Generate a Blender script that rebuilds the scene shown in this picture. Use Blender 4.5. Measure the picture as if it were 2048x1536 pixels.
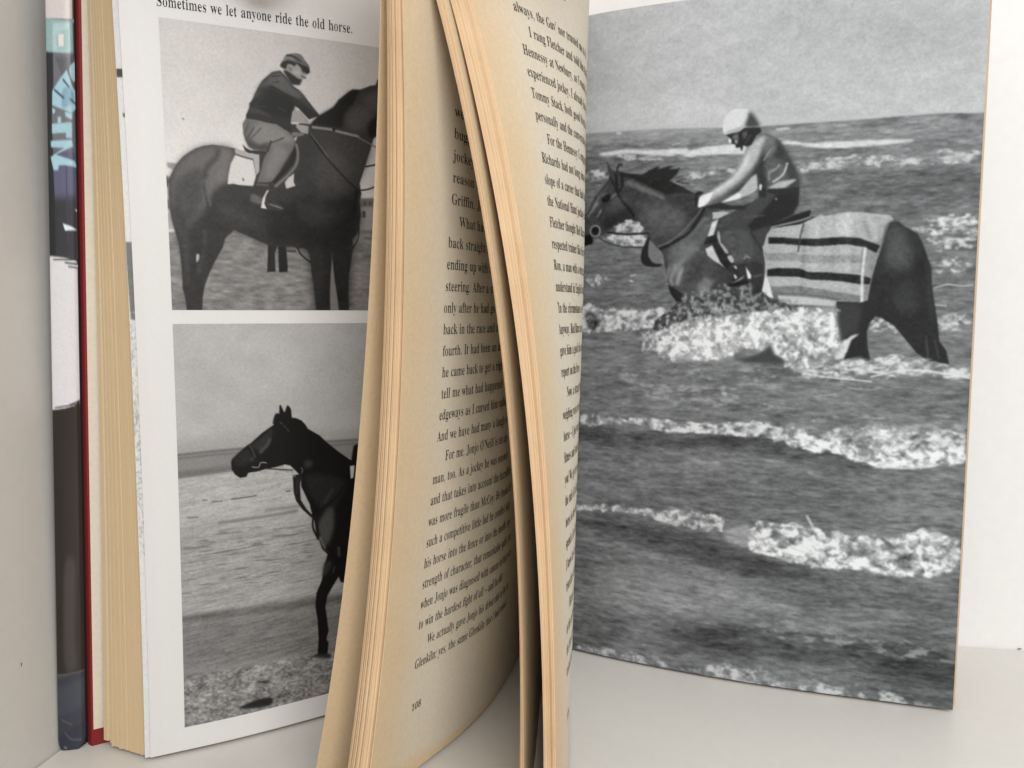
import bpy, bmesh, math
import numpy as np
from mathutils import Vector

for _o in list(bpy.data.objects): bpy.data.objects.remove(_o, do_unlink=True)
# camera of the photograph
FPX = 1540.0; PITCH = math.radians(5.2); CAMZ = .1315
sc = bpy.context.scene
COL = sc.collection

# ---------------- camera, light, exposure ----------------
cam = bpy.data.cameras.new('camera'); cam_o = bpy.data.objects.new('camera', cam); COL.objects.link(cam_o)
cam.sensor_fit = 'HORIZONTAL'; cam.sensor_width = 36; cam.lens = FPX/2048*36
cam.clip_start = .005; cam.clip_end = 20
cam_o.location = (0, 0, CAMZ); cam_o.rotation_euler = (math.pi/2-PITCH, 0, 0)
cam.dof.use_dof = True; cam.dof.focus_distance = .212; cam.dof.aperture_fstop = 28
sc.camera = cam_o
w = bpy.data.worlds.new('World'); sc.world = w; w.use_nodes = True
w.node_tree.nodes['Background'].inputs[0].default_value = (.92, .96, 1, 1)
w.node_tree.nodes['Background'].inputs[1].default_value = .50
def area(name, loc, target, sx, sy, power, col):
    l = bpy.data.lights.new(name, 'AREA'); l.shape = 'RECTANGLE'; l.size = sx; l.size_y = sy; l.energy = power; l.color = col
    o = bpy.data.objects.new(name, l); COL.objects.link(o); o.location = loc
    o.rotation_euler = (Vector(target)-Vector(loc)).to_track_quat('-Z', 'Y').to_euler(); return o
area('window_light', (.42, -.95, .95), (0, .25, .12), 1.0, .8, 20, (1, .985, .965))
area('ceiling_light', (.12, .26, 1.15), (.03, .22, .0), .55, .45, 4.5, (1, .985, .965))
sc.view_settings.view_transform = 'Standard'; sc.view_settings.look = 'None'
sc.view_settings.exposure = -.03; sc.view_settings.gamma = 1; sc.view_settings.use_curve_mapping = False
sc.cycles.max_bounces = 10; sc.cycles.diffuse_bounces = 6


# ---- page geometry: x right, y away from the reader, z up, metres ----
H = 0.2356
Z0 = 0.0010

def resample(pts, n):
    P = np.array(pts, float)
    Q = np.vstack([2*P[0]-P[1], P, 2*P[-1]-P[-2]])
    out = []
    for i in range(1, len(Q)-2):
        p0, p1, p2, p3 = Q[i-1], Q[i], Q[i+1], Q[i+2]
        for s in np.linspace(0, 1, 24, endpoint=False):
            out.append(.5*((2*p1)+(-p0+p2)*s+(2*p0-5*p1+4*p2-p3)*s*s+(-p0+3*p1-3*p2+p3)*s**3))
    out.append(Q[-2])
    out = np.array(out)
    d = np.r_[0, np.cumsum(np.hypot(*np.diff(out, axis=0).T))]
    t = np.linspace(0, d[-1], n)
    return np.c_[np.interp(t, d, out[:, 0]), np.interp(t, d, out[:, 1])], d[-1]

NU = 61
class Leaf:
    """A sheet from fore-edge (u=0) to gutter (u=1), t=0 bottom .. t=1 top."""
    def __init__(self, ts, curves):
        self.ts = np.array(ts, float)
        self.R = []; self.L = []
        for c in curves:
            r, l = resample(c, NU); self.R.append(r); self.L.append(l)
        self.R = np.array(self.R); self.L = np.array(self.L)
    def w(self, t):
        t = np.asarray(t, float); W = []
        for i, a in enumerate(self.ts):
            v = np.ones_like(t)
            for j, b in enumerate(self.ts):
                if i != j: v = v*(t-b)/(a-b)
            W.append(v)
        return np.array(W)
    def at(self, u, t):
        u = np.asarray(u, float); t = np.asarray(t, float)
        u, t = np.broadcast_arrays(u, t)
        W = self.w(t)
        f = u*(NU-1); i = np.clip(np.floor(f).astype(int), 0, NU-2); f = f-i
        out = np.zeros(u.shape+(3,))
        for k in range(len(self.ts)):
            p = self.R[k][i]*(1-f)[..., None]+self.R[k][i+1]*f[..., None]
            out[..., :2] += W[k][..., None]*p
        out[..., 2] = Z0+t*H
        return out
    def length(self, t):
        return (self.w(np.asarray(t, float)).T*self.L).sum(-1)
    def normal(self, u, t, e=2e-3):
        a = self.at(np.asarray(u)+e, t)-self.at(np.asarray(u)-e, t)
        b = self.at(u, np.asarray(t)+e)-self.at(u, np.asarray(t)-e)
        n = np.cross(a, b); return n/np.linalg.norm(n, axis=-1, keepdims=True)
    def mix(self, o, f):
        r = Leaf.__new__(Leaf); r.ts = self.ts; r.R = self.R*(1-f)+o.R*f; r.L = self.L*(1-f)+o.L*f; return r

T4 = [0, .35, .7, 1]
BUNCH_A_R = Leaf(T4, [
 [(-.0389,.1925),(-.0263,.2129),(-.0161,.2294),(-.0068,.2498),(.0002,.2743),(.0033,.2918),(.005,.306)],
 [(-.0295,.191),(-.0205,.2055),(-.010,.2225),(-.002,.240),(.003,.265),(.005,.29),(.005,.306)],
 [(-.0262,.192),(-.0161,.2075),(-.009,.222),(-.002,.242),(.003,.266),(.005,.29),(.005,.306)],
 [(-.0275,.194),(-.016,.2095),(-.008,.2235),(-.0015,.243),(.003,.267),(.005,.29),(.005,.306)]])
BUNCH_A_L = Leaf(T4, [
 [(-.0453,.1935),(-.0315,.2149),(-.0210,.2314),(-.0115,.2518),(-.0046,.2763),(-.001,.2935),(.001,.306)],
 [(-.0349,.192),(-.0253,.2075),(-.0148,.2245),(-.0068,.242),(-.0018,.267),(.0005,.29),(.001,.306)],
 [(-.0308,.193),(-.0209,.2095),(-.0138,.224),(-.0068,.244),(-.0018,.268),(.0005,.29),(.001,.306)],
 [(-.0308,.195),(-.0205,.2115),(-.0128,.2255),(-.0063,.245),(-.0018,.269),(.0005,.29),(.001,.306)]])
LOOSE_A = Leaf(T4, [
 [(-.0544,.197),(-.041,.215),(-.029,.234),(-.016,.255),(-.007,.277),(-.0025,.294),(0,.306)],
 [(-.0411,.196),(-.031,.210),(-.020,.2275),(-.0105,.245),(-.004,.268),(-.001,.29),(0,.306)],
 [(-.0341,.196),(-.0255,.211),(-.0180,.2265),(-.0098,.247),(-.0035,.269),(-.001,.29),(0,.306)],
 [(-.0311,.1965),(-.0225,.2125),(-.0150,.2275),(-.0083,.247),(-.003,.270),(-.001,.29),(0,.306)]])
BUNCH_B_R = Leaf(T4, [
 [(.0109,.181),(.0148,.198),(.0168,.215),(.0178,.231),(.0178,.262),(.013,.303)],
 [(.00886,.186),(.01406,.2025),(.0180,.217),(.0200,.234),(.0200,.262),(.013,.303)],
 [(-.0003,.1965),(.00885,.2105),(.0175,.2275),(.0228,.245),(.0222,.268),(.013,.303)],
 [(-.018,.209),(-.0032,.218),(.0105,.2335),(.0245,.258),(.0235,.277),(.013,.303)]])
BUNCH_B_L = Leaf(T4, [
 [(.00785,.1812),(.012,.199),(.0141,.216),(.0151,.232),(.0152,.262),(.0115,.303)],
 [(.0054,.1855),(.0111,.203),(.0152,.218),(.0172,.235),(.0173,.262),(.0115,.303)],
 [(-.0053,.1945),(.0058,.212),(.0147,.229),(.0199,.2465),(.0194,.268),(.0115,.303)],
 [(-.0234,.2055),(-.0062,.2205),(.0078,.236),(.0217,.260),(.0208,.278),(.0115,.303)]])
THIN_B_R = Leaf(T4, [
 [(.00278,.184),(.0065,.213),(.0088,.24),(.0109,.265),(.0105,.303)],
 [(.00136,.187),(.006,.208),(.0105,.232),(.012,.257),(.0105,.303)],
 [(-.00767,.194),(-.001,.209),(.008,.230),(.0130,.255),(.0105,.303)],
 [(-.0245,.204),(-.013,.216),(.002,.236),(.0125,.262),(.0105,.303)]])
THIN_B_L = Leaf(T4, [
 [(.00159,.184),(.0055,.213),(.0078,.24),(.0099,.265),(.0095,.303)],
 [(.0006,.187),(.005,.208),(.0095,.232),(.011,.257),(.0095,.303)],
 [(-.00915,.194),(-.0022,.2095),(.0068,.2305),(.0118,.2555),(.0095,.303)],
 [(-.0268,.2035),(-.0145,.2165),(.0005,.2365),(.0112,.2625),(.0095,.303)]])
T3 = [0, .5, 1]
PHOTO_L = Leaf(T3, [
 [(-.1067,.2164),(-.0849,.2268),(-.0621,.2401),(-.036,.2575),(-.013,.280),(-.002,.303)],
 [(-.1055,.2164),(-.0842,.2262),(-.0613,.2374),(-.036,.2515),(-.013,.274),(-.002,.303)],
 [(-.1067,.2164),(-.0845,.2253),(-.0615,.2345),(-.037,.246),(-.013,.266),(-.002,.303)]])
PHOTO_R = Leaf(T3, [
 [(.1458,.2439),(.0798,.2647),(.0246,.2905),(.015,.304)],
 [(.1455,.2437),(.0792,.2638),(.0255,.2870),(.015,.303)],
 [(.1452,.2435),(.0785,.2627),(.0265,.2835),(.015,.302)]])
SPINE = Leaf([0, 1], [[(-.1375, .2226), (-.1368, .2218), (-.1340, .2219), (-.1310, .2228), (-.1300, .2238)],
                      [(-.1303, .2250), (-.1296, .2242), (-.1268, .2243), (-.1240, .2250), (-.1230, .2260)]])

# traced tones of the printed photographs, in cells of their own print raster
PICS = {}
PICS['PIC1'] = ((0.0672, 0.93, 0.55863, 0.89901), 560, 367, 0.72, [
 ('bg','sky1'),
 ('p',128,3,0,[-31,1070,-2,1066,159,1051,325,1036,504,1026,690,1016,884,1005,1086,993,1277,979,1488,962,1738,940,1748,1209,1759,1482,1406,1482,1115,1483,858,1483,615,1483,384,1483,164,1483,-47,1483,-39,1276]),
 ('tex',13,5,2.5,[-31,1070,-2,1066,325,1036,1086,993,1738,940,1759,1482,-47,1483]),
 ('p',205,2,0,[-21,829,37,813,32,931,27,1049,-30,1051]),
 ('p',120,1.5,0,[-7,779,29,789,22,820,8,815,-8,791]),
 ('p',90,1.5,0,[-7,791,16,799,8,839,-6,840]),
 ('p',110,1.5,0,[-7,899,8,901,10,947,-7,952]),
 ('p',150,1.5,0,[7,714,59,717,36,752,9,737]),
 ('p',165,3,0,[-9,964,24,981,27,1049,-13,1057]),
 ('p',152,2,0,[988,870,1122,857,1265,841,1267,997,1123,1005,988,1012]),
 ('p',118,1.5,0,[992,836,1265,811,1265,865,992,884]),
 ('p',80,1.5,0,[1014,852,1029,851,1029,872,1014,872]),
 ('p',85,1.5,0,[1044,850,1057,849,1058,870,1044,871]),
 ('p',78,1,0,[1007,906,1025,905,1025,941,1007,942]),
 ('p',40,1,0,[490,1105,541,1106,525,1163,526,1258,482,1259,486,1199]),
 ('p',32,1,0,[542,1113,584,1116,592,1233,589,1258,544,1259,543,1194]),
 ('l',60,3,1.5,[593,1144,633,1142]),
 ('p',56,0.9,0,[12,806,19,786,33,755,56,714,78,686,97,668,142,635,186,616,230,607,287,611,338,618,415,652,518,559,624,465,725,455,768,408,820,375,849,353,878,308,936,259,955,245,994,243,1053,214,1083,206,1096,170,1114,212,1182,241,1264,326,1322,427,1300,489,1238,477,1156,458,1094,480,1073,497,1058,546,1022,661,992,751,997,785,1002,809,997,834,992,845,999,928,988,1004,971,1046,945,1064,953,1097,953,1118,940,1203,927,1288,927,1394,929,1468,871,1469,863,1395,846,1289,838,1218,835,1168,826,1261,820,1374,822,1469,742,1469,733,1354,721,1263,714,1197,710,1156,694,1132,674,1124,650,1129,618,1118,578,1120,499,1115,485,1113,416,1083,319,1042,274,1089,261,1134,222,1206,190,1271,164,1342,153,1400,148,1472,73,1472,69,1413,57,1356,57,1267,48,1123,23,1024,11,950,9,870]),
 ('p',104,9,1,[22,798,59,717,104,667,161,630,230,611,331,622,303,718,294,800,248,816,208,893,148,980,61,1051,29,986,15,888]),
 ('p',78,9,1,[49,803,157,729,183,794,162,929,89,1033,47,1002,27,887]),
 ('p',112,12,1,[206,746,257,655,318,637,301,752,281,801,215,859,205,913,188,824]),
 ('l',68,6,5,[254,638,237,680,201,719,183,774]),
 ('l',60,4,2.5,[180,814,189,877,201,933]),
 ('l',108,3,3,[186,820,197,877,207,920]),
 ('p',54,16,0,[213,909,264,822,427,811,411,800,420,941,578,946,640,1074,485,1107,416,1077,325,1036,241,1001]),
 ('p',60,6,1,[220,892,280,821,410,819,392,882,276,956]),
 ('p',33,16,0,[480,936,622,868,784,827,950,785,992,928,971,1046,941,1073,951,1119,927,1288,928,1468,741,1469,721,1263,710,1156,674,1116,598,1111,499,1111]),
 ('p',56,12,1,[696,546,809,512,914,598,962,763,878,851,734,850]),
 ('p',42,8,1,[642,878,784,870,908,900,865,976,700,997]),
 ('p',66,14,1,[725,492,857,489,1013,508,1048,557,1002,687,952,730,817,620]),
 ('p',23,4,0,[725,455,768,408,849,353,936,259,994,245,954,328,906,385,896,457,810,456]),
 ('p',76,8,1,[935,368,1003,322,1053,335,1073,381,1028,453,963,469,920,436]),
 ('p',78,8,0,[1003,289,1083,231,1114,241,1114,337,1063,353]),
 ('p',32,5,1,[1043,423,1104,377,1104,454,1053,499]),
 ('l',72,4,4,[173,1055,174,1118,157,1195,136,1266]),
 ('p',175,1,1,[130,1177,143,1177,140,1202,129,1216]),
 ('p',70,6,0,[15,932,66,947,102,1083,97,1210,93,1337,75,1337,62,1211,38,1070]),
 ('l',24,2.6,0.8,[646,1125,666,1162,714,1201]),
 ('l',26,2,0.8,[988,995,981,1063,953,1114]),
 ('l',60,2.4,1.5,[835,1144,835,1227]),
 ('l',26,3,1,[715,502,761,564,817,635,903,724,992,800]),
 ('l',92,2,1,[720,502,773,563,817,620]),
 ('l',30,8,2,[972,801,962,902]),
 ('m',16,12,1,[723,1114,781,1112,805,1228,787,1395,753,1396,738,1229]),
 ('m',12,10,1,[856,1118,898,1116,897,1267,876,1352,859,1226]),
 ('m',20,16,1,[737,613,856,593,933,717,864,818,758,777]),
 ('m',14,12,1,[670,889,783,890,832,961,741,995,669,954]),
 ('m',12,8,1,[244,919,389,943,449,1017,362,1008,266,975]),
 ('tex',3.2,7,1,[8,815,215,726,456,746,844,717,1007,840,979,1115,943,1469,735,1469,705,1125,479,1107,262,1115,148,1464,70,1464,28,1036]),
 ('p',116,1,0,[835,1177,841,1227,847,1289,863,1395,871,1470,823,1470,821,1374,826,1261]),
 ('p',205,1,0,[338,648,419,666,426,680,437,754,422,806,357,806,323,801,294,805,301,753,313,699]),
 ('p',168,1,0,[335,620,386,626,403,639,458,638,455,728,437,752,426,666,338,646]),
 ('p',70,0.8,1,[368,770,376,771,373,785]),
 ('l',62,2,0.8,[338,648,378,659,419,667]),
 ('p',30,1.5,0,[642,561,656,611,626,679,567,749,531,787,521,777,570,647]),
 ('l',112,5,1.2,[649,572,656,618,646,677,603,735,538,798]),
 ('p',190,1,0,[625,733,634,722,631,769,640,791,591,809,585,776,603,750]),
 ('p',52,1,0,[374,592,393,611,414,620,500,620,493,637,403,637,386,626]),
 ('p',105,0.9,0,[402,431,470,452,549,473,594,497,629,523,646,550,635,591,605,644,561,720,524,770,503,782,454,785,436,801,462,727,478,662,500,620,431,619,407,607,391,576,379,539,378,486,395,456]),
 ('p',128,6,1,[455,475,549,484,622,534,625,559,554,569,501,595,415,564]),
 ('p',68,5,0,[382,538,407,607,496,621,515,569,452,592,405,564]),
 ('l',46,3,1.2,[519,565,500,617]),
 ('l',58,2.2,1.2,[582,542,554,557,515,574]),
 ('l',75,2.5,1.2,[434,502,398,562]),
 ('l',80,2.2,1.2,[468,502,415,564]),
 ('l',72,2,1.2,[407,483,389,531]),
 ('p',122,6,1,[553,584,521,615,479,744,518,759,561,691,606,615]),
 ('p',62,4,0,[561,720,605,644,638,583,605,666,531,773]),
 ('p',58,0.9,0,[437,786,517,781,520,810,509,825,515,864,564,898,578,919,553,930,489,924,458,919,430,909,400,911,399,886,418,842,432,819]),
 ('p',98,2,1,[418,847,473,876,458,899,406,884]),
 ('p',122,1.2,1,[490,895,536,901,576,917,550,914]),
 ('l',95,3,1.5,[440,797,496,797]),
 ('p',205,0.8,0,[491,826,502,820,484,855,476,896,487,922,458,919,469,867]),
 ('p',42,0.9,0,[574,193,534,205,506,231,481,256,456,299,435,347,414,387,414,402,396,441,398,458,456,461,504,470,549,473,590,498,626,505,623,455,627,426,632,402,645,367,663,378,718,432,776,405,740,365,689,303,669,283,639,266,603,220]),
 ('p',88,5,0,[534,210,571,198,605,229,639,274,677,292,702,320,676,329,633,325,564,300,527,279,491,260]),
 ('p',64,3,0,[689,309,770,403,750,395,689,350,674,328]),
 ('p',92,5,0,[491,258,527,269,470,293,445,326,468,278]),
 ('p',80,4,0,[448,320,475,312,454,340,435,349]),
 ('p',18,6,0,[527,284,571,309,633,333,645,365,628,433,536,430,453,395,489,341]),
 ('l',22,2.5,1,[527,279,576,301,641,329]),
 ('p',62,2.5,0,[414,402,453,400,535,437,467,429,413,429]),
 ('l',66,2,1,[562,384,599,403]),
 ('l',60,2,1,[448,388,502,390]),
 ('l',35,2.5,1,[419,379,454,355,523,340]),
 ('l',35,2,1,[531,228,566,221]),
 ('l',50,2,1,[535,258,567,252]),
 ('p',150,1,0,[632,397,671,387,720,443,720,456,645,453,625,460,627,426]),
 ('p',112,1,1,[629,508,679,505,692,515,654,529,632,526]),
 ('p',155,1,0,[648,460,716,467,712,509,676,504,651,481]),
 ('p',185,1,1,[639,540,654,528,646,550]),
 ('l',62,3,0.8,[670,460,716,461,734,468]),
 ('l',132,4.6,0.8,[739,470,833,473,857,478,983,496]),
 ('l',112,2.6,0.8,[983,501,1063,536,1104,551]),
 ('p',38,0.8,0,[841,462,860,465,857,484,843,481]),
 ('l',28,2.8,0.8,[1028,658,1094,639]),
 ('l',28,2.6,0.8,[1002,790,1043,781,1094,759]),
 ('p',148,0.8,0,[609,156,642,134,672,142,697,162,707,194,706,217,691,221,683,240,670,257,635,254,591,198,587,166]),
 ('p',166,3,1,[641,182,677,183,676,203,648,201]),
 ('p',32,2,0,[589,193,609,189,666,225,686,226,671,257,632,258]),
 ('p',28,1.5,0,[587,143,617,132,667,141,647,161,614,152,604,182,577,175,574,165]),
 ('p',138,1,1,[609,163,632,153,641,169,629,186,611,181]),
 ('l',50,1.4,0.8,[621,174,630,185]),
 ('p',58,1.5,0,[679,169,703,174,697,193,687,186]),
 ('l',52,1.8,0.8,[682,207,703,217]),
 ('p',96,0.9,1,[590,143,600,116,623,101,661,93,686,101,703,126,723,149,727,181,714,194,704,192,687,166,650,143,617,133]),
 ('p',30,1.5,0,[652,134,680,147,718,159,727,181,712,195,702,186,674,159]),
 ('l',40,2.6,1,[610,109,640,111,680,131]),
 ('l',132,2.6,1,[595,135,615,121,645,128]),
 ('l',120,2,1,[643,101,673,104,693,125]),
 ('p',90,0.7,1,[88,489,93,486,97,491,92,494]),
])
PICS['PIC2'] = ((0.0672, 0.93, 0.03044, 0.54175), 560, 551, 0.72, [
 ('bg','sky2'),
 ('p',160,14,0,[-66,623,132,611,338,600,565,604,805,609,1058,615,1339,626,1669,645,2210,697,2213,925,1681,849,1351,814,1070,791,817,774,579,759,352,745,137,733,-69,722]),
 ('p',134,5,0,[-68,693,99,687,273,680,494,678,727,677,972,676,1194,681,1444,691,1734,707,2211,754,2213,925,1739,859,1448,830,1196,809,973,796,734,799,507,803,291,807,147,815,6,823,-72,825]),
 ('l',104,3.5,2,[-68,697,273,685,972,684,2211,754]),
 ('l',112,3.5,2,[-69,716,273,705,972,704]),
 ('p',112,5,0,[-71,786,94,778,264,771,291,803,147,813,6,823,-72,825]),
 ('p',170,2.5,0,[-72,825,6,823,147,815,291,807,507,803,734,799,973,796,1196,795,1447,800,1738,813,2212,858,2216,1160,2221,1465,2582,1800,2668,2077,2196,1919,1726,1781,1409,1706,1134,1649,888,1607,678,1594,477,1583,286,1579,144,1574,5,1570,-108,1580,-100,1389,-91,1200,-82,1012]),
 ('p',156,25,0,[-95,1114,85,1113,272,1113,468,1113,672,1115,887,1118,1127,1132,1395,1155,1707,1191,2185,1272,2668,1370,2668,1628,2668,1904,2194,1790,1723,1684,1407,1637,1133,1604,888,1585,650,1573,424,1563,210,1555,6,1551,-107,1551,-102,1332]),
 ('p',98,9,0,[-108,1580,5,1572,144,1575,286,1579,477,1583,678,1591,888,1601,1133,1622,1407,1656,1724,1706,2194,1815,2668,1939,2668,2077,2196,1935,1727,1810,1410,1747,1135,1702,889,1671,678,1657,477,1644,234,1629,4,1619,-109,1618]),
 ('p',122,8,0,[-109,1614,4,1614,234,1627,477,1644,678,1657,889,1671,1134,1698,1409,1738,1727,1795,2195,1914,2668,2042,2668,2318,2668,2594,2214,2413,1752,2239,1433,2139,1156,2062,909,2002,677,1947,438,1928,212,1913,-2,1902,-116,1889,-112,1751]),
 ('p',132,8,0,[-115,1841,35,1855,188,1871,425,1896,677,1926,908,1958,1155,1994,1430,2045,1748,2115,2211,2256,2668,2404,2668,2663,2629,2852,2162,2852,2084,2852,1701,2741,1360,2628,1065,2543,796,2473,545,2411,309,2356,88,2311,-124,2271,-119,2055]),
 ('st',20,9,1.6,[-72,825,291,811,2212,877,2668,2594,677,1937,-2,1892,-115,1879]),
 ('peb',36,7,[-115,1879,25,1908,281,1921,677,1937,890,1954,2668,2318,2162,2852,-124,2271]),
 ('p',40,3,1,[287,2157,394,2131,472,2141,462,2180,374,2178]),
 ('p',60,3,1,[375,2024,453,2032,443,2050]),
 ('l',78,2,0.8,[269,959,341,957,400,953]),
 ('l',82,2.4,1,[567,947,584,947]),
 ('l',90,2,1,[123,951,140,951]),
 ('l',95,2,1,[170,961,218,965]),
 ('l',100,2,1,[46,1038,93,1039]),
 ('l',120,5,3,[205,1084,430,1077,619,1066]),
 ('l',130,4,3,[454,1042,643,1040]),
 ('f',95,10,0.55,4,5,[16,1128,731,1139,730,1514,7,1512]),
 ('f',80,12,0.5,3,4,[245,1812,378,1778,729,1810,729,1853,377,1829]),
 ('f',62,11,0.5,2,4,[12,1679,238,1665,238,1685,12,1683]),
 ('f',70,11,0.5,2,4,[256,1723,535,1722,535,1743,265,1735]),
 ('f',66,10,0.5,2,4,[575,1725,729,1736,729,1762,575,1741]),
 ('f',90,10,0.5,3,5,[16,1152,483,1107,483,1147,15,1171]),
 ('p',22,0.8,0,[271,757,276,738,319,699,365,661,374,659,438,604,503,561,503,547,508,514,531,506,534,454,541,454,555,488,561,498,574,461,583,459,597,481,601,529,624,533,653,547,676,573,690,598,758,642,792,679,867,745,932,795,968,819,1073,854,1360,904,1590,940,1862,987,1870,1218,1878,1453,1606,1449,1373,1456,1247,1536,1129,1616,950,1555,882,1530,868,1493,801,1596,788,1661,808,1815,794,1860,808,1890,801,1957,741,1943,747,1849,741,1733,728,1650,734,1570,768,1496,781,1418,801,1348,768,1310,745,1234,729,1146,716,1118,711,1108,697,1036,649,927,649,868,621,836,588,799,555,793,504,803,462,807,407,818,361,821,348,843,316,845,290,824,273,794]),
 ('l',24,5,1.5,[503,552,515,510,531,511]),
 ('p',50,5,1,[378,671,438,623,484,589,502,599,464,659,422,722,409,697]),
 ('l',80,6,3,[478,645,464,673,431,708]),
 ('p',42,5,1,[278,748,319,709,360,688,381,747,322,784]),
 ('p',66,4,1,[372,737,390,733,390,757,376,761]),
 ('l',78,2.2,0.9,[367,665,382,690,399,737]),
 ('l',98,1.6,0.8,[535,549,549,562]),
 ('l',98,1.6,0.8,[558,572,565,582]),
 ('l',90,1.6,0.8,[574,590,583,605]),
 ('l',168,1.6,0.6,[382,790,414,795,426,772,444,770,458,775]),
 ('l',140,1.4,0.6,[420,819,448,823,462,806]),
 ('p',188,0.7,0,[553,792,570,795,559,812]),
 ('p',185,0.7,0,[574,797,595,817,567,814]),
 ('l',150,1.6,0.7,[517,803,555,809]),
 ('l',34,2,0.8,[462,807,602,828]),
 ('l',120,1.2,0.6,[527,821,607,840]),
 ('p',164,0.8,0,[646,932,668,978,692,1041,711,1095,672,1051,646,1003,640,955]),
 ('p',32,0.8,0,[602,858,652,854,642,926,646,1005,677,1059,714,1106,706,1115,657,1064,619,1007,606,957]),
 ('l',52,4,2,[632,886,622,963]),
 ('l',155,1.6,0.7,[597,836,602,858,616,866]),
 ('l',120,1.6,0.8,[650,819,658,835,652,849]),
 ('p',40,6,1,[669,870,816,880,892,913,907,965,816,1106,741,1047]),
 ('l',62,5,4,[786,1032,831,967]),
 ('p',58,5,1,[669,782,708,780,713,815,674,821]),
 ('p',78,6,1,[746,1148,828,1066,841,1194,794,1301,755,1242]),
 ('l',112,4,2.5,[758,1242,781,1299,814,1337]),
 ('p',58,4,1,[784,1392,771,1483,808,1449,828,1399]),
 ('l',78,2.5,1.5,[844,1429,834,1461]),
 ('l',85,4,2,[868,1318,871,1366]),
 ('l',17,4,1,[716,1112,834,1028,897,954]),
 ('l',15,7,2,[801,1315,868,1399]),
 ('l',30,4,1,[716,1112,716,1177,745,1247]),
 ('l',28,6,1,[729,1113,745,1227]),
 ('p',18,2,0,[957,717,1072,675,1073,854,963,828,942,806]),
 ('p',195,1,0,[935,837,963,833,956,906,940,913]),
 ('p',46,3,0,[694,1949,741,1939,829,1963,815,1984]),
])
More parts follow.
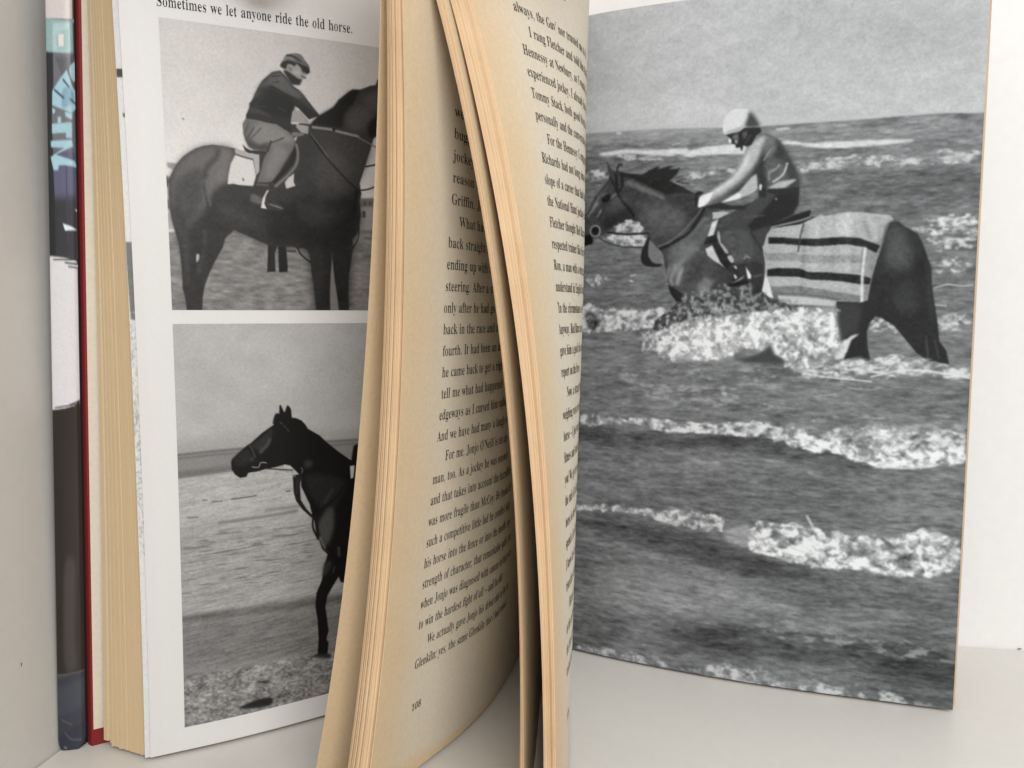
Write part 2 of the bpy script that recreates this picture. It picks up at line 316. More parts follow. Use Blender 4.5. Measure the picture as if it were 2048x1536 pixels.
PICS['RIGHT'] = ((0.0, 1.0, 0.0, 1.0), 580, 928, 0.62, [
 ('bg','sea'),
 ('p',188,1.5,0,[2344,-435,1940,-291,1705,-247,1485,-212,1272,-181,1067,-152,868,-126,675,-102,486,-80,301,-59,121,-38,-54,-17,-48,154,-43,327,-37,501,-31,677,20,687,158,676,353,677,553,682,758,682,895,682,1035,682,1167,676,1302,669,1534,653,1777,646,1986,638,2334,578,2337,321,2339,67,2342,-185]),
 ('p',198,30,0,[2044,470,1820,484,1615,490,1419,494,1192,548,1025,663,1218,661,1417,660,1614,653,1820,644,2044,628]),
 ('m',-12,40,0,[987,54,-6,160,-2,464,564,374,983,216]),
 ('m',14,8,0,[2044,640,1302,686,863,691,14,700,9,814,549,782,1300,754,2044,726]),
 ('tex',4.5,4,1,[2045,-338,3,-41,-31,672,1986,624]),
 ('tex',4,14,1.5,[2045,-338,3,-41,-31,672,1986,624]),
 ('p',212,2.5,1,[1892,756,1810,750,1760,746,1706,749,1632,758,1532,764,1414,765,1390,778,1337,771,1253,767,1186,774,1185,810,1253,800,1336,809,1390,815,1445,796,1511,801,1652,780,1735,770,1844,775]),
 ('f',205,9,0.45,2,2,[1810,770,1652,782,1492,802,1551,817,1652,810,1759,804]),
 ('p',212,2.5,1,[1342,774,1258,767,1153,765,1087,785,1101,816,1201,811,1334,806]),
 ('p',212,2.5,1,[924,766,856,768,821,780,750,784,595,786,594,815,715,812,802,799,838,786,913,781]),
 ('p',208,2.5,1,[651,787,448,786,303,796,367,809,548,814,650,811]),
 ('tex',9,3,2.5,[1986,684,968,756,289,776,286,851,966,856,1959,796]),
 ('p',200,2,1,[954,699,906,696,879,706,937,710]),
 ('l',190,2,1,[1481,745,1438,736]),
 ('p',200,1,1,[1794,652,1769,650,1756,657,1777,663]),
 ('l',185,2,1,[654,705,618,703]),
 ('f',200,9,0.42,3,2,[836,886,700,866,546,858,395,861,247,858,17,845,13,929,196,914,343,910,544,912,699,917,835,919]),
 ('f',205,8,0.4,3,1.6,[1972,840,1844,851,1827,884,1844,903,1972,897]),
 ('f',195,9,0.42,3,2.2,[1448,894,1298,892,1140,888,1134,925,1297,929,1413,937]),
 ('m',-12,6,1,[814,931,342,933,21,960,15,1087,437,1069,800,1032]),
 ('l',160,1.5,1,[421,962,341,955]),
 ('f',215,9,0.4,4,1.6,[291,1205,194,1176,11,1171,6,1278,133,1242,229,1282,270,1249]),
 ('f',205,8,0.46,3,1.6,[229,1272,16,1277,13,1331,187,1338]),
 ('f',210,8,0.4,3,1.8,[214,1391,126,1382,15,1390,12,1449,182,1446]),
 ('l',190,2.5,1,[179,1525,121,1510,62,1518,12,1513]),
 ('l',185,3,1.5,[175,1610,126,1616]),
 ('f',215,10,0.33,3,1.2,[2015,1626,1959,1594,1904,1601,1864,1639,1773,1627,1646,1633,1486,1615,1474,1652,1521,1713,1607,1738,1772,1745,1904,1765,2015,1777]),
 ('m',-90,6,1,[1972,1660,1904,1660,1895,1702,1913,1740,1954,1741]),
 ('m',50,3,1,[1952,1681,1940,1677,1938,1702,1947,1707]),
 ('f',205,6,0.42,3,1,[1972,1463,1904,1440,1851,1445,1816,1429,1825,1450,1869,1474,1940,1502]),
 ('l',205,2.5,1,[1705,1442,1676,1438]),
 ('l',220,3,1,[1707,1471,1692,1473]),
 ('f',200,8,0.38,3,1.2,[473,1736,440,1669,362,1708,329,1758]),
 ('f',205,8,0.38,3,1.2,[173,1674,114,1658,17,1652,15,1712,110,1745,150,1734]),
 ('p',68,0.8,0,[1848,798,1823,837,1793,865,1776,856,1759,867,1717,880,1647,893,1550,911,1490,935,1430,966,1371,1002,1336,1014,1335,1072,1308,1087,1254,1097,1167,1128,973,1185,965,1212,989,1403,993,1537,956,1573,921,1581,868,1604,794,1614,850,1646,999,1657,1134,1655,1179,1669,1321,1700,1408,1700,1500,1737,1561,1750,1578,1738,1562,1693,1501,1644,1441,1595,1441,1589,1462,1549,1491,1500,1503,1452,1508,1412,1516,1379,1519,1343,1533,1311,1562,1286,1599,1244,1624,1199,1657,1150,1707,1131,1732,1138,1774,1152,1826,1178,1860,1206,1896,1220,1927,1227,1931,1256,1984,1266,2014,1252,2014,1169,1984,1141,1977,1061,1949,1038,1892,965,1840,912,1827,884,1838,851]),
 ('p',48,12,0,[1882,1135,1733,1062,1649,1146,1732,1142,1826,1178,1869,1209]),
 ('p',105,3,1,[1746,926,1709,919,1630,958,1529,1011,1537,1028,1708,951,1738,943]),
 ('p',40,1.5,0,[1776,868,1717,880,1643,890,1607,872,1559,852,1554,866,1487,853,1499,872,1440,872,1451,898,1482,924,1494,935,1430,966,1371,1004,1509,1004,1590,964,1692,910,1759,897]),
 ('l',40,2,1,[1611,876,1551,855]),
 ('l',40,2,1,[1530,889,1479,855]),
 ('l',40,2.5,1,[1510,914,1440,870]),
 ('l',45,2.5,1.5,[1450,941,1388,956]),
 ('l',45,2,1.5,[1458,937,1404,928]),
 ('l',42,4,1,[1789,865,1776,828,1759,828]),
 ('p',36,1.5,1,[1356,1013,1337,998,1313,1007,1332,1029,1347,1079,1355,1063]),
 ('p',92,6,1,[1485,1280,1311,1141,1254,1124,1267,1232,1347,1316,1404,1394,1484,1392]),
 ('p',80,6,1,[1484,1392,1366,1316,1289,1318,1229,1398,1285,1535,1402,1573,1442,1513]),
 ('p',122,6,1,[1332,1506,1294,1455,1255,1488,1277,1535,1323,1554]),
 ('l',120,4,3,[1488,1400,1499,1456]),
 ('l',128,6,4,[1456,1393,1479,1464,1471,1492]),
 ('l',135,7,4,[1420,1409,1443,1489]),
 ('l',104,10,6,[1351,1300,1424,1377,1464,1412]),
 ('l',110,5,2,[1299,1142,1368,1229]),
 ('l',120,2,1,[1870,987,1844,978]),
 ('l',130,2.5,1,[1831,1013,1794,987]),
 ('l',108,3,1.5,[1931,1060,1891,997]),
 ('l',120,3.5,1.5,[1959,1102,1900,1031]),
 ('l',140,3.5,1.5,[1900,1105,1878,1070]),
 ('l',125,3,1.5,[1972,1080,1945,1033]),
 ('p',28,1.5,1,[1874,1005,1826,985,1828,1018,1867,1025]),
 ('l',36,6,1.5,[1793,883,1775,993,1699,1093,1691,1112]),
 ('l',40,4,1,[1827,893,1799,943,1792,967]),
 ('l',36,4,1,[1759,897,1754,942,1775,977]),
 ('l',172,2.4,0.8,[1913,1154,1891,1163,1885,1186,1891,1208,1913,1215,1936,1206,1943,1183,1934,1161,1913,1154]),
 ('p',28,1,1,[1934,1182,1913,1160,1891,1184,1913,1207]),
 ('p',22,1.5,0,[2014,1227,1982,1212,1943,1202,1929,1231,1931,1256,1984,1267,2014,1269]),
 ('f',205,8,0.35,2,1.2,[1826,1183,1791,1160,1732,1138,1707,1133,1657,1154,1620,1204,1732,1203,1791,1192]),
 ('f',215,9,0.35,2,1.2,[1860,1214,1791,1213,1607,1220,1627,1280,1731,1280,1791,1262,1847,1227]),
 ('l',34,4,0.8,[1839,1196,1732,1211,1607,1210]),
 ('l',58,2.8,0.8,[1891,1221,1860,1243,1817,1261,1753,1279,1635,1287,1554,1286]),
 ('p',120,1,0,[1599,1244,1562,1286,1533,1319,1523,1351,1526,1375,1565,1378,1594,1357,1606,1325,1605,1284]),
 ('p',40,1,1,[1607,1228,1595,1237,1603,1268,1606,1325,1590,1361,1565,1378,1528,1380,1540,1395,1585,1397,1626,1385,1647,1352,1640,1299,1619,1252]),
 ('l',36,7,1,[1537,1297,1466,1265,1387,1216,1330,1140,1308,1095]),
 ('l',125,2.2,0.8,[1554,1286,1486,1260,1407,1196,1350,1132,1316,1087]),
 ('p',35,1.5,0,[1495,1500,1462,1513,1410,1549,1417,1589,1445,1589,1478,1549]),
 ('m',26,14,1,[1650,1066,1508,1058,1389,1099,1408,1188,1526,1231,1608,1168]),
 ('m',-16,10,1,[1489,1035,1351,1065,1338,1160,1384,1189,1429,1097]),
 ('m',22,8,1,[1809,1003,1767,993,1741,1067,1775,1088,1809,1063]),
 ('m',30,6,0,[1918,1024,1878,962,1848,939,1861,983,1891,1042,1940,1090,1968,1114]),
 ('m',24,12,1,[1465,1313,1367,1260,1308,1317,1364,1434,1443,1433]),
 ('m',-22,10,1,[1405,1374,1347,1316,1303,1396,1364,1482,1411,1453]),
 ('m',20,6,1,[1504,1400,1444,1385,1412,1433,1435,1497,1487,1488]),
 ('p',210,1,0,[1264,1166,1231,1148,1256,1233,1286,1242]),
 ('p',185,1,0,[1262,1112,1201,1111,1173,1120,1227,1145,1261,1151]),
 ('p',36,1,0,[1292,1243,1237,1230,1232,1273,1305,1282]),
 ('p',200,1,0,[1296,1306,1262,1287,1222,1370,1191,1408,1249,1370,1284,1341]),
 ('p',38,1,0,[1258,1280,1224,1277,1193,1336,1142,1388,1183,1416,1214,1382]),
 ('p',175,1,0,[1233,1210,1222,1219,1217,1273,1178,1313,1174,1337,1193,1328,1224,1277,1236,1241]),
 ('p',178,1,0,[961,1207,821,1191,751,1163,724,1145,701,1153,594,1137,524,1142,397,1160,380,1181,411,1203,429,1270,442,1344,456,1401,469,1470,486,1586,502,1604,518,1598,632,1591,615,1582,775,1558,938,1553,973,1480,978,1403,984,1341,999,1303,983,1238]),
 ('p',192,1.5,0,[922,1558,783,1568,620,1591,620,1619,739,1611,868,1604,913,1581]),
 ('p',150,3,0,[510,1320,429,1270,411,1203,437,1333,460,1424,482,1563,502,1604,513,1586,511,1452]),
 ('p',42,1,0,[975,1254,909,1256,819,1266,748,1268,626,1262,698,1266,616,1262,535,1270,481,1292,438,1310,453,1347,512,1317,588,1301,697,1301,625,1303,747,1307,818,1300,908,1290,974,1288]),
 ('p',150,1.5,0,[984,1337,835,1337,817,1349,623,1357,695,1356,516,1354,517,1397,694,1394,622,1398,798,1391,834,1379,983,1376]),
 ('p',42,1,0,[978,1422,923,1415,822,1419,771,1439,620,1443,692,1444,610,1448,518,1458,474,1476,479,1505,522,1505,609,1489,691,1482,619,1484,759,1479,821,1463,977,1457]),
 ('p',128,1.5,0,[965,1511,812,1509,740,1524,617,1537,689,1532,519,1563,518,1598,633,1585,615,1578,775,1555,938,1549]),
 ('l',80,2,1,[938,1549,775,1556,615,1580]),
 ('l',178,3,2.5,[918,1214,926,1251]),
 ('l',178,3,2.5,[875,1211,884,1253]),
 ('l',175,3,2.5,[842,1209,845,1254]),
 ('l',178,3,2.5,[765,1189,780,1256]),
 ('l',70,3,1.5,[804,1191,819,1262,826,1330]),
 ('l',172,4,3,[948,1296,962,1334]),
 ('l',172,4,3,[901,1298,907,1336]),
 ('l',218,5,2,[507,1323,515,1452,512,1592]),
 ('l',135,3,1.5,[517,1325,526,1446]),
 ('l',150,5,4,[517,1188,482,1275]),
 ('l',165,6,5,[459,1173,431,1225]),
 ('p',222,1,0,[985,1441,977,1460,957,1518,941,1575,963,1569,1001,1533,994,1499]),
 ('l',190,3,1,[999,1303,982,1403,981,1460]),
 ('p',34,1,0,[980,1185,912,1172,858,1146,770,1119,776,1155,753,1157,821,1192,965,1208]),
 ('l',165,3,1,[962,1202,829,1175,773,1157]),
 ('tex',10,3,1.2,[961,1207,821,1191,724,1145,594,1137,397,1160,411,1203,442,1344,486,1586,632,1591,775,1558,938,1553,978,1403]),
 ('m',-26,7,0,[422,1179,380,1181,410,1214,442,1350,465,1447,486,1586,508,1586,476,1424,449,1298]),
 ('m',-24,3,0,[804,1191,786,1188,786,1293,794,1406,800,1539,811,1539,809,1368]),
 ('m',14,4,0,[751,1171,730,1160,727,1265,737,1407,751,1407]),
 ('m',-14,4,0,[669,1145,650,1143,650,1305,648,1445,665,1444,666,1305]),
 ('m',12,5,0,[604,1139,585,1140,578,1446,596,1445]),
 ('m',-16,4,0,[569,1146,553,1147,550,1307,549,1574,560,1574]),
 ('m',-14,10,1,[972,1212,911,1214,923,1404,938,1549,965,1480]),
 ('m',14,10,1,[647,1143,540,1147,563,1249,654,1258]),
 ('m',-16,5,0,[540,1147,517,1182,482,1269,509,1268,527,1205]),
 ('p',44,0.9,0,[395,1195,359,1193,327,1219,273,1252,246,1298,223,1360,199,1429,193,1514,176,1610,159,1702,148,1793,115,1839,99,1907,195,1892,249,1852,304,1783,359,1714,414,1679,446,1668,471,1703,483,1744,478,1820,462,1896,475,1902,497,1885,530,1880,589,1892,570,1833,555,1785,518,1762,609,1798,622,1727,636,1644,632,1591,518,1598,486,1586,469,1470,451,1390,428,1310,409,1237]),
 ('p',56,8,1,[400,1214,358,1207,273,1274,243,1371,292,1427,371,1426,424,1402,417,1311]),
 ('m',30,16,1,[399,1231,347,1222,292,1302,298,1404,359,1449,403,1391]),
 ('m',-14,8,1,[325,1256,273,1269,238,1360,223,1485,266,1427]),
 ('m',16,10,1,[356,1518,284,1507,258,1633,309,1656,364,1598]),
 ('m',18,5,0,[227,1383,206,1440,187,1599,172,1702,188,1702,210,1542]),
 ('tex',4,5,1,[395,1195,273,1252,199,1429,148,1793,99,1907,249,1852,446,1668,486,1586,428,1310]),
 ('p',62,6,0,[635,1597,523,1603,511,1656,529,1750,609,1792,623,1715]),
 ('l',85,2.5,2,[210,1771,193,1886]),
 ('l',80,2.5,2,[168,1788,146,1879]),
 ('l',110,2,1.5,[415,1219,437,1339]),
 ('p',215,2,0,[641,1828,592,1803,555,1768,518,1757,557,1791,567,1827,590,1886,628,1893]),
 ('p',165,6,0,[1521,1761,1425,1712,1284,1676,1168,1661,945,1652,793,1638,634,1620,620,1720,601,1811,635,1891,827,1965,872,1913,939,1862,1029,1834,1096,1840,1164,1892,1326,1917,1446,1913,1532,1878]),
 ('f',232,11,0.36,5,0.9,[1558,1762,1425,1700,1169,1652,793,1629,634,1618,620,1720,583,1868,646,1892,827,1965,872,1907,939,1850,1029,1828,1096,1835,1164,1889,1326,1917,1446,1913,1532,1884,1557,1848]),
 ('m',34,12,1,[1423,1797,1259,1723,1054,1710,941,1791,1097,1817,1233,1891,1422,1882]),
 ('f',205,6,0.42,2,0.6,[1642,1759,1577,1754,1544,1807,1551,1865,1601,1866,1630,1891]),
 ('f',150,7,0.5,4,1,[1374,1546,1182,1496,1030,1529,900,1588,797,1596,808,1648,1373,1648,1562,1680,1441,1603]),
 ('f',180,8,0.52,3,1,[1561,1750,1578,1713,1401,1620,1188,1605,1186,1684,1399,1712]),
 ('p',72,5,1,[1138,1888,1074,1891,985,1856,955,1818,922,1874,860,1915,992,1918,1083,1915]),
 ('f',215,9,0.36,4,2.4,[826,1976,719,1927,572,1902,457,1889,305,1858,203,1895,103,1916,4,1947,7,1982,150,1969,301,1961,402,1986,558,1995,718,1988]),
 ('l',220,2.5,1,[783,1969,632,1989,453,2004]),
 ('l',220,3,1,[454,1979,302,1942,151,1950,7,1975]),
 ('l',180,2,1,[1115,2037,990,2034,890,2048]),
 ('l',175,2,1,[725,2090,619,2075]),
 ('p',180,1,1,[1200,2088,1171,2081,1171,2103]),
 ('l',170,2,1,[567,2039,472,2048,410,2035]),
 ('f',160,10,0.55,8,3,[1771,1953,936,1967,876,2166,1641,2200]),
 ('m',-30,8,1,[2015,2313,1514,2319,1225,2302,1085,2319,972,2313,619,2378,500,2436,280,2476,703,2465,1270,2403,2015,2405]),
 ('f',222,12,0.38,2,1.4,[2008,2260,1903,2240,1770,2258,1641,2244,1478,2254,1320,2258,1156,2250,974,2235,862,2260,927,2335,972,2319,1108,2320,1272,2311,1416,2313,1514,2317,1640,2289,1809,2292,2008,2312]),
 ('f',232,14,0.41,3,1.3,[950,2288,862,2260,774,2250,709,2277,549,2246,393,2234,238,2245,9,2246,2,2403,130,2427,281,2450,405,2446,501,2421,598,2377,727,2386,860,2349,949,2324]),
 ('f',240,12,0.3,3,1.3,[861,2307,729,2325,600,2318,492,2371,387,2378,233,2370,5,2347,2,2403,130,2427,281,2450,405,2446,501,2421,598,2377,727,2386,860,2349]),
 ('m',-60,7,1,[256,2303,217,2278,185,2311,214,2346]),
 ('m',-45,6,1,[155,2309,106,2296,114,2330]),
 ('m',-45,6,1,[559,2264,507,2256,516,2282]),
 ('l',215,4,2.5,[405,2445,281,2448,130,2423]),
 ('f',165,10,0.5,6,3,[863,2213,13,2180,9,2246,818,2270]),
 ('m',-32,10,1,[2027,2885,1557,2883,1333,2898,1155,2945,862,2992,627,3033,289,3037,979,3096,1623,3001]),
 ('f',214,12,0.39,2,1.4,[2042,2798,1849,2775,1722,2781,1558,2771,1413,2763,1310,2759,1158,2787,1181,2871,1308,2871,1411,2855,1517,2847,1598,2808,1849,2815,2042,2832]),
 ('m',50,4,0,[1182,2862,1047,2813,936,2909,1032,2941,1137,2929]),
 ('f',232,15,0.4,3,1.2,[1034,2840,987,2777,868,2786,750,2789,657,2813,521,2808,353,2807,191,2769,84,2784,8,2826,8,2948,138,3006,312,3017,457,3006,651,3012,791,2994,910,2974,1032,2941]),
 ('f',240,13,0.3,3,1.3,[1033,2892,912,2906,793,2927,653,2946,460,2941,315,2952,141,2930,11,2875,8,2948,138,3006,312,3017,457,3006,651,3012,791,2994,910,2974,1032,2941]),
 ('l',215,4,2.5,[740,2737,704,2804]),
 ('m',40,5,1,[201,2794,149,2759,84,2784,92,2840,167,2840]),
 ('m',-60,8,1,[305,2908,251,2885,228,2926,282,2949]),
 ('m',-60,5,1,[767,3002,710,2964,674,2999]),
 ('m',16,30,1,[1981,3237,1355,3103,855,3239,504,3288,973,3346,1760,3415]),
 ('m',-34,14,1,[1550,3492,973,3366,500,3390,3,3409,-6,3614,380,3561,728,3550,1218,3552]),
 ('m',-22,14,1,[2044,3483,1832,3428,1717,3493,1832,3630,2044,3587]),
 ('f',195,11,0.44,5,1.6,[2044,3691,1832,3660,1453,3671,1506,3716,1832,3747,2044,3743]),
 ('f',205,12,0.4,7,1.5,[1399,3709,1153,3636,966,3652,724,3668,490,3673,152,3701,0,3721,-2,3753,1398,3744]),
 ('f',150,8,0.5,6,2.5,[974,3320,502,3339,4,3390,1,3452,498,3441,972,3412]),
 ('p',70,0.9,0,[1227,1149,1167,1120,1065,1069,1029,1044,986,1009,903,1005,832,997,831,1042,833,1087,853,1130,855,1141,912,1172,966,1189,1053,1221,1029,1271,1013,1325,1020,1360,1053,1386,1108,1392,1161,1383,1178,1321,1213,1265,1225,1211]),
 ('p',40,3,0,[938,1030,832,1005,831,1087,853,1130,859,1140,948,1182,1057,1221,1083,1189,1004,1116]),
 ('p',82,3,1,[1214,1215,1090,1216,1055,1270,1050,1347,1109,1377,1146,1380,1178,1313,1209,1266]),
 ('l',88,3,2,[1099,1146,1003,1139]),
 ('l',45,3,1.5,[1064,1224,1025,1287,1006,1325]),
 ('l',150,2.5,1,[1094,1362,1083,1350,1066,1359]),
 ('p',185,1,1,[1181,1352,1162,1345,1146,1372,1159,1384]),
 ('p',52,1,0,[1180,1414,1108,1392,1034,1375,997,1395,991,1464,1001,1537,1041,1556,1054,1486,1106,1497,1166,1512,1178,1496,1144,1462]),
 ('p',25,1,0,[1170,1500,1114,1478,1069,1482,1072,1494,1124,1509,1166,1512]),
 ('p',222,0.8,0,[1086,1403,1057,1451,1058,1469,1073,1469]),
 ('p',225,0.8,1,[1145,1444,1129,1458,1137,1470]),
 ('p',215,0.8,1,[1146,1399,1131,1406,1134,1419]),
 ('p',145,1,0,[1155,1495,1092,1451,1099,1466,1125,1483]),
 ('l',130,4,1.5,[1061,1498,1056,1556,1033,1588]),
 ('l',100,3,1.5,[1040,1459,1003,1448]),
 ('p',95,0.9,0,[1094,780,1072,774,1044,732,1019,715,983,725,942,753,920,777,890,831,864,884,837,938,832,997,903,1005,986,1003,1038,987,1047,923,1072,940,1126,1005,1178,1030,1222,1062,1279,1059,1317,1081,1329,1084,1330,1029,1307,1011,1261,994,1179,942,1132,887,1108,828]),
 ('p',60,8,1,[964,759,920,785,837,938,834,997,885,995,896,890,962,834]),
 ('p',112,5,1,[1008,734,964,745,948,790,969,834,998,847,1006,786]),
 ('p',185,6,0,[1094,788,1051,746,1019,730,997,735,1017,786,1034,844,1069,899,1120,953,1197,1009,1268,1048,1306,1073,1329,1076,1330,1026,1280,1009,1179,942,1132,887,1108,828]),
 ('p',218,5,1,[1093,818,1107,862,1161,939,1254,995,1269,1017,1179,968,1113,900,1078,842]),
 ('p',52,6,0,[1013,808,998,847,1003,906,986,997,1026,1003,1039,927,1068,933,1126,1005,1196,1036,1119,979,1061,918,1033,867]),
 ('p',180,2,0,[986,1002,936,970,851,959,847,967,903,1003]),
 ('l',192,4,1.2,[892,879,912,934,958,969]),
 ('l',155,3.5,1.5,[932,884,945,902,978,919]),
 ('l',145,3,1.2,[975,803,1008,855]),
 ('l',140,4,2,[981,919,980,953]),
 ('p',182,1,0,[1218,1062,1126,1009,1068,940,1043,923,1034,995,1052,1017,1118,1044,1185,1056]),
 ('p',226,1,0,[1220,1064,1133,1018,1114,1025,1125,1047,1177,1058]),
 ('p',45,2,0,[1034,976,990,1001,992,1046,1029,1044]),
 ('p',215,1,1,[1027,980,1014,981,1017,1007,1026,1007]),
 ('p',46,1.5,0,[986,1004,921,1005,832,1001,831,1039,935,1038,986,1020]),
 ('p',200,1,1,[947,1052,938,1056,941,1064]),
 ('p',46,1.5,0,[1387,1077,1317,1081,1222,1062,1169,1080,1102,1083,1065,1069,1101,1106,1214,1101]),
 ('p',232,1,1,[1331,1084,1339,1072,1332,1037,1313,1019,1264,1006,1271,1032,1293,1066]),
 ('p',42,0.9,0,[1203,712,1140,698,1111,682,1031,684,1023,711,1048,728,1072,774,1094,780,1113,772,1116,802,1123,797,1127,782,1149,784,1153,765,1183,755,1187,744,1176,733]),
 ('p',225,0.8,1,[1188,738,1176,735,1172,752,1183,756]),
 ('p',160,1.2,1,[1158,746,1141,743,1146,764]),
 ('p',108,2,0,[1169,719,1140,709,1136,740,1165,740]),
 ('p',88,2,0,[1121,707,1096,698,1092,717,1110,746]),
 ('l',85,2,1,[1077,722,1102,765]),
 ('p',216,0.9,1,[1219,666,1212,629,1187,597,1157,584,1113,586,1084,598,1065,622,1038,661,1029,684,1074,684,1111,684,1136,700,1173,705,1207,710,1217,689]),
 ('p',72,5,0,[1111,678,1094,634,1087,598,1065,618,1037,661,1028,684,1074,686]),
 ('p',172,3,1,[1205,708,1173,704,1136,698,1104,667,1148,683,1192,694]),
 ('tex',7,6,1,[1848,798,1759,867,1490,935,1336,1014,1254,1097,1167,1128,993,1537,868,1604,999,1657,1500,1737,1578,1738,1462,1549,1508,1412,1562,1286,1657,1150,1860,1206,1984,1266,2014,1169]),
 ('tex',6,5,1,[1094,780,1019,715,942,753,837,938,832,997,986,1003,1126,1005,1329,1084,1330,1029,1179,942]),
])
PICS['EDGE'] = ((-0.0105, 0.02, 0.0, 1.0), 22, 700, 0.45, [
 ('bg','white'),
 ('p',62,0.5,0,[2,461,43,458,41,486,2,487]),
 ('p',80,0.5,0,[21,599,46,598,45,611,22,612]),
 ('p',112,0.6,0,[2,1013,60,1012,64,1137,65,1269,8,1269,5,1170,2,1072]),
 ('f',190,6,0.6,1,1,[-7,1236,46,1236,47,1538,48,2074,10,2071,0,1537]),
 ('f',165,5,0.64,1,1,[-7,1236,46,1236,47,1538,48,2074,10,2071,0,1537]),
])
PICS['SPINE'] = ((0.0, 1.0, 0.0, 1.0), 64, 760, 0.62, [
 ('bg','flat'),
 ('p',(206,198,194),1,0,[-31,109,192,122,243,122,243,207,243,292,265,282,52,287,-31,280,-31,195]),
 ('p',(142,172,172),1.5,0,[-31,280,52,287,265,285,244,292,246,401,182,408,-31,401]),
 ('p',(172,196,198),2,0,[88,302,219,296,223,399,84,403]),
 ('p',(150,182,186),3,0,[111,341,211,314,209,389,124,399]),
 ('p',(226,216,206),1.2,0,[131,339,173,338,171,381,133,382]),
 ('p',(104,104,110),1,0,[-31,401,182,405,244,401,246,523,247,632,248,754,169,757,-31,754,-31,632,-31,511]),
 ('p',(86,86,92),3,0,[102,421,260,413,258,484,159,490]),
 ('p',(88,88,112),8,0,[-31,754,169,748,247,742,248,851,250,961,162,956,-31,948,-31,851]),
 ('p',(48,48,52),8,0,[-31,924,163,920,248,912,250,1021,251,1143,155,1142,-31,1143,-31,1034]),
 ('p',(30,33,37),1,0,[-31,401,86,405,86,509,68,634,71,723,73,812,81,939,81,1039,81,1139,-31,1131,-31,985,-31,839,-31,693,-31,547]),
 ('l',(60,60,72),3,1,[175,793,181,1083]),
 ('p',(158,194,206),1,1,[214,451,270,430,267,495,227,493]),
 ('p',(158,194,206),1,0,[75,539,144,492,191,462,209,486,230,516,266,540,264,595,223,614,72,590]),
 ('p',(122,160,178),3,1,[158,536,212,520,249,566,156,599]),
 ('l',(58,70,84),3.5,1,[163,498,208,522]),
 ('l',(58,70,84),3.5,1,[95,536,165,562]),
 ('l',(58,70,84),3,1,[214,565,264,582]),
 ('p',(158,194,206),1,0,[72,598,100,608,88,619,74,621]),
 ('p',(158,194,206),1,0,[115,631,143,630,142,653,115,653]),
 ('p',(158,194,206),1,0,[171,612,231,615,226,638,178,628]),
 ('p',(158,194,206),1,0,[68,656,224,648,225,684,66,691]),
 ('p',(150,184,198),1,0,[180,651,226,648,224,705,178,705]),
 ('p',(158,194,206),1,0,[54,717,224,711,231,734,97,766,245,786,258,808,168,803,119,804,113,822,75,822,51,775,164,741,57,740]),
 ('p',(214,224,228),1,0,[141,1013,211,1024,256,1037,159,1040]),
 ('p',(214,224,228),1,0,[232,961,266,962,259,971]),
 ('p',(208,205,208),0.8,0,[-31,1131,47,1133,155,1139,241,1149,265,1174,251,1180,252,1313,252,1435,253,1569,255,1702,248,1671,214,1691,126,1701,0,1708,-31,1715,-31,1569,-31,1423,-31,1277]),
 ('l',(40,40,44),1.6,0.6,[61,1146,259,1146]),
 ('l',(40,40,44),2,0.6,[155,1157,259,1162]),
 ('l',(40,40,44),1.6,0.6,[180,1171,258,1176]),
 ('l',(40,40,44),1.6,0.6,[53,1697,226,1685]),
 ('l',(40,40,44),2,0.6,[175,1687,254,1672]),
 ('p',(38,31,26),1,0,[-31,1715,0,1708,126,1701,214,1691,248,1671,255,1690,256,1860,257,2043,259,2213,260,2383,261,2566,262,2748,97,2731,-31,2736,-31,2566,-31,2396,-31,2213,-31,2043,-31,1873]),
 ('p',(62,56,52),8,1,[114,2294,193,2297,184,2579,192,2710,99,2705,92,2511]),
 ('p',(50,52,61),1.5,0,[-31,2736,-58,2766,241,2725,261,2724,264,2882,265,3040,265,3186,81,3172,-31,3186,-31,3028,-31,2882]),
 ('l',(105,105,108),1.6,0.8,[-44,2740,252,2726]),
 ('p',(58,63,71),5,0,[-61,2801,261,2750,258,2861,-61,2926]),
 ('p',(42,44,58),5,0,[-61,3003,256,2922,272,3068,0,3046]),
 ('l',(104,108,114),1.6,0.8,[89,2967,143,2996,222,3002]),
 ('l',(96,100,106),1.6,0.8,[62,2914,145,2936]),
 ('l',(140,150,156),2,0.8,[80,3026,101,3030]),
 ('l',(110,125,128),2,1,[-1,3039,86,3054,248,3050]),
])
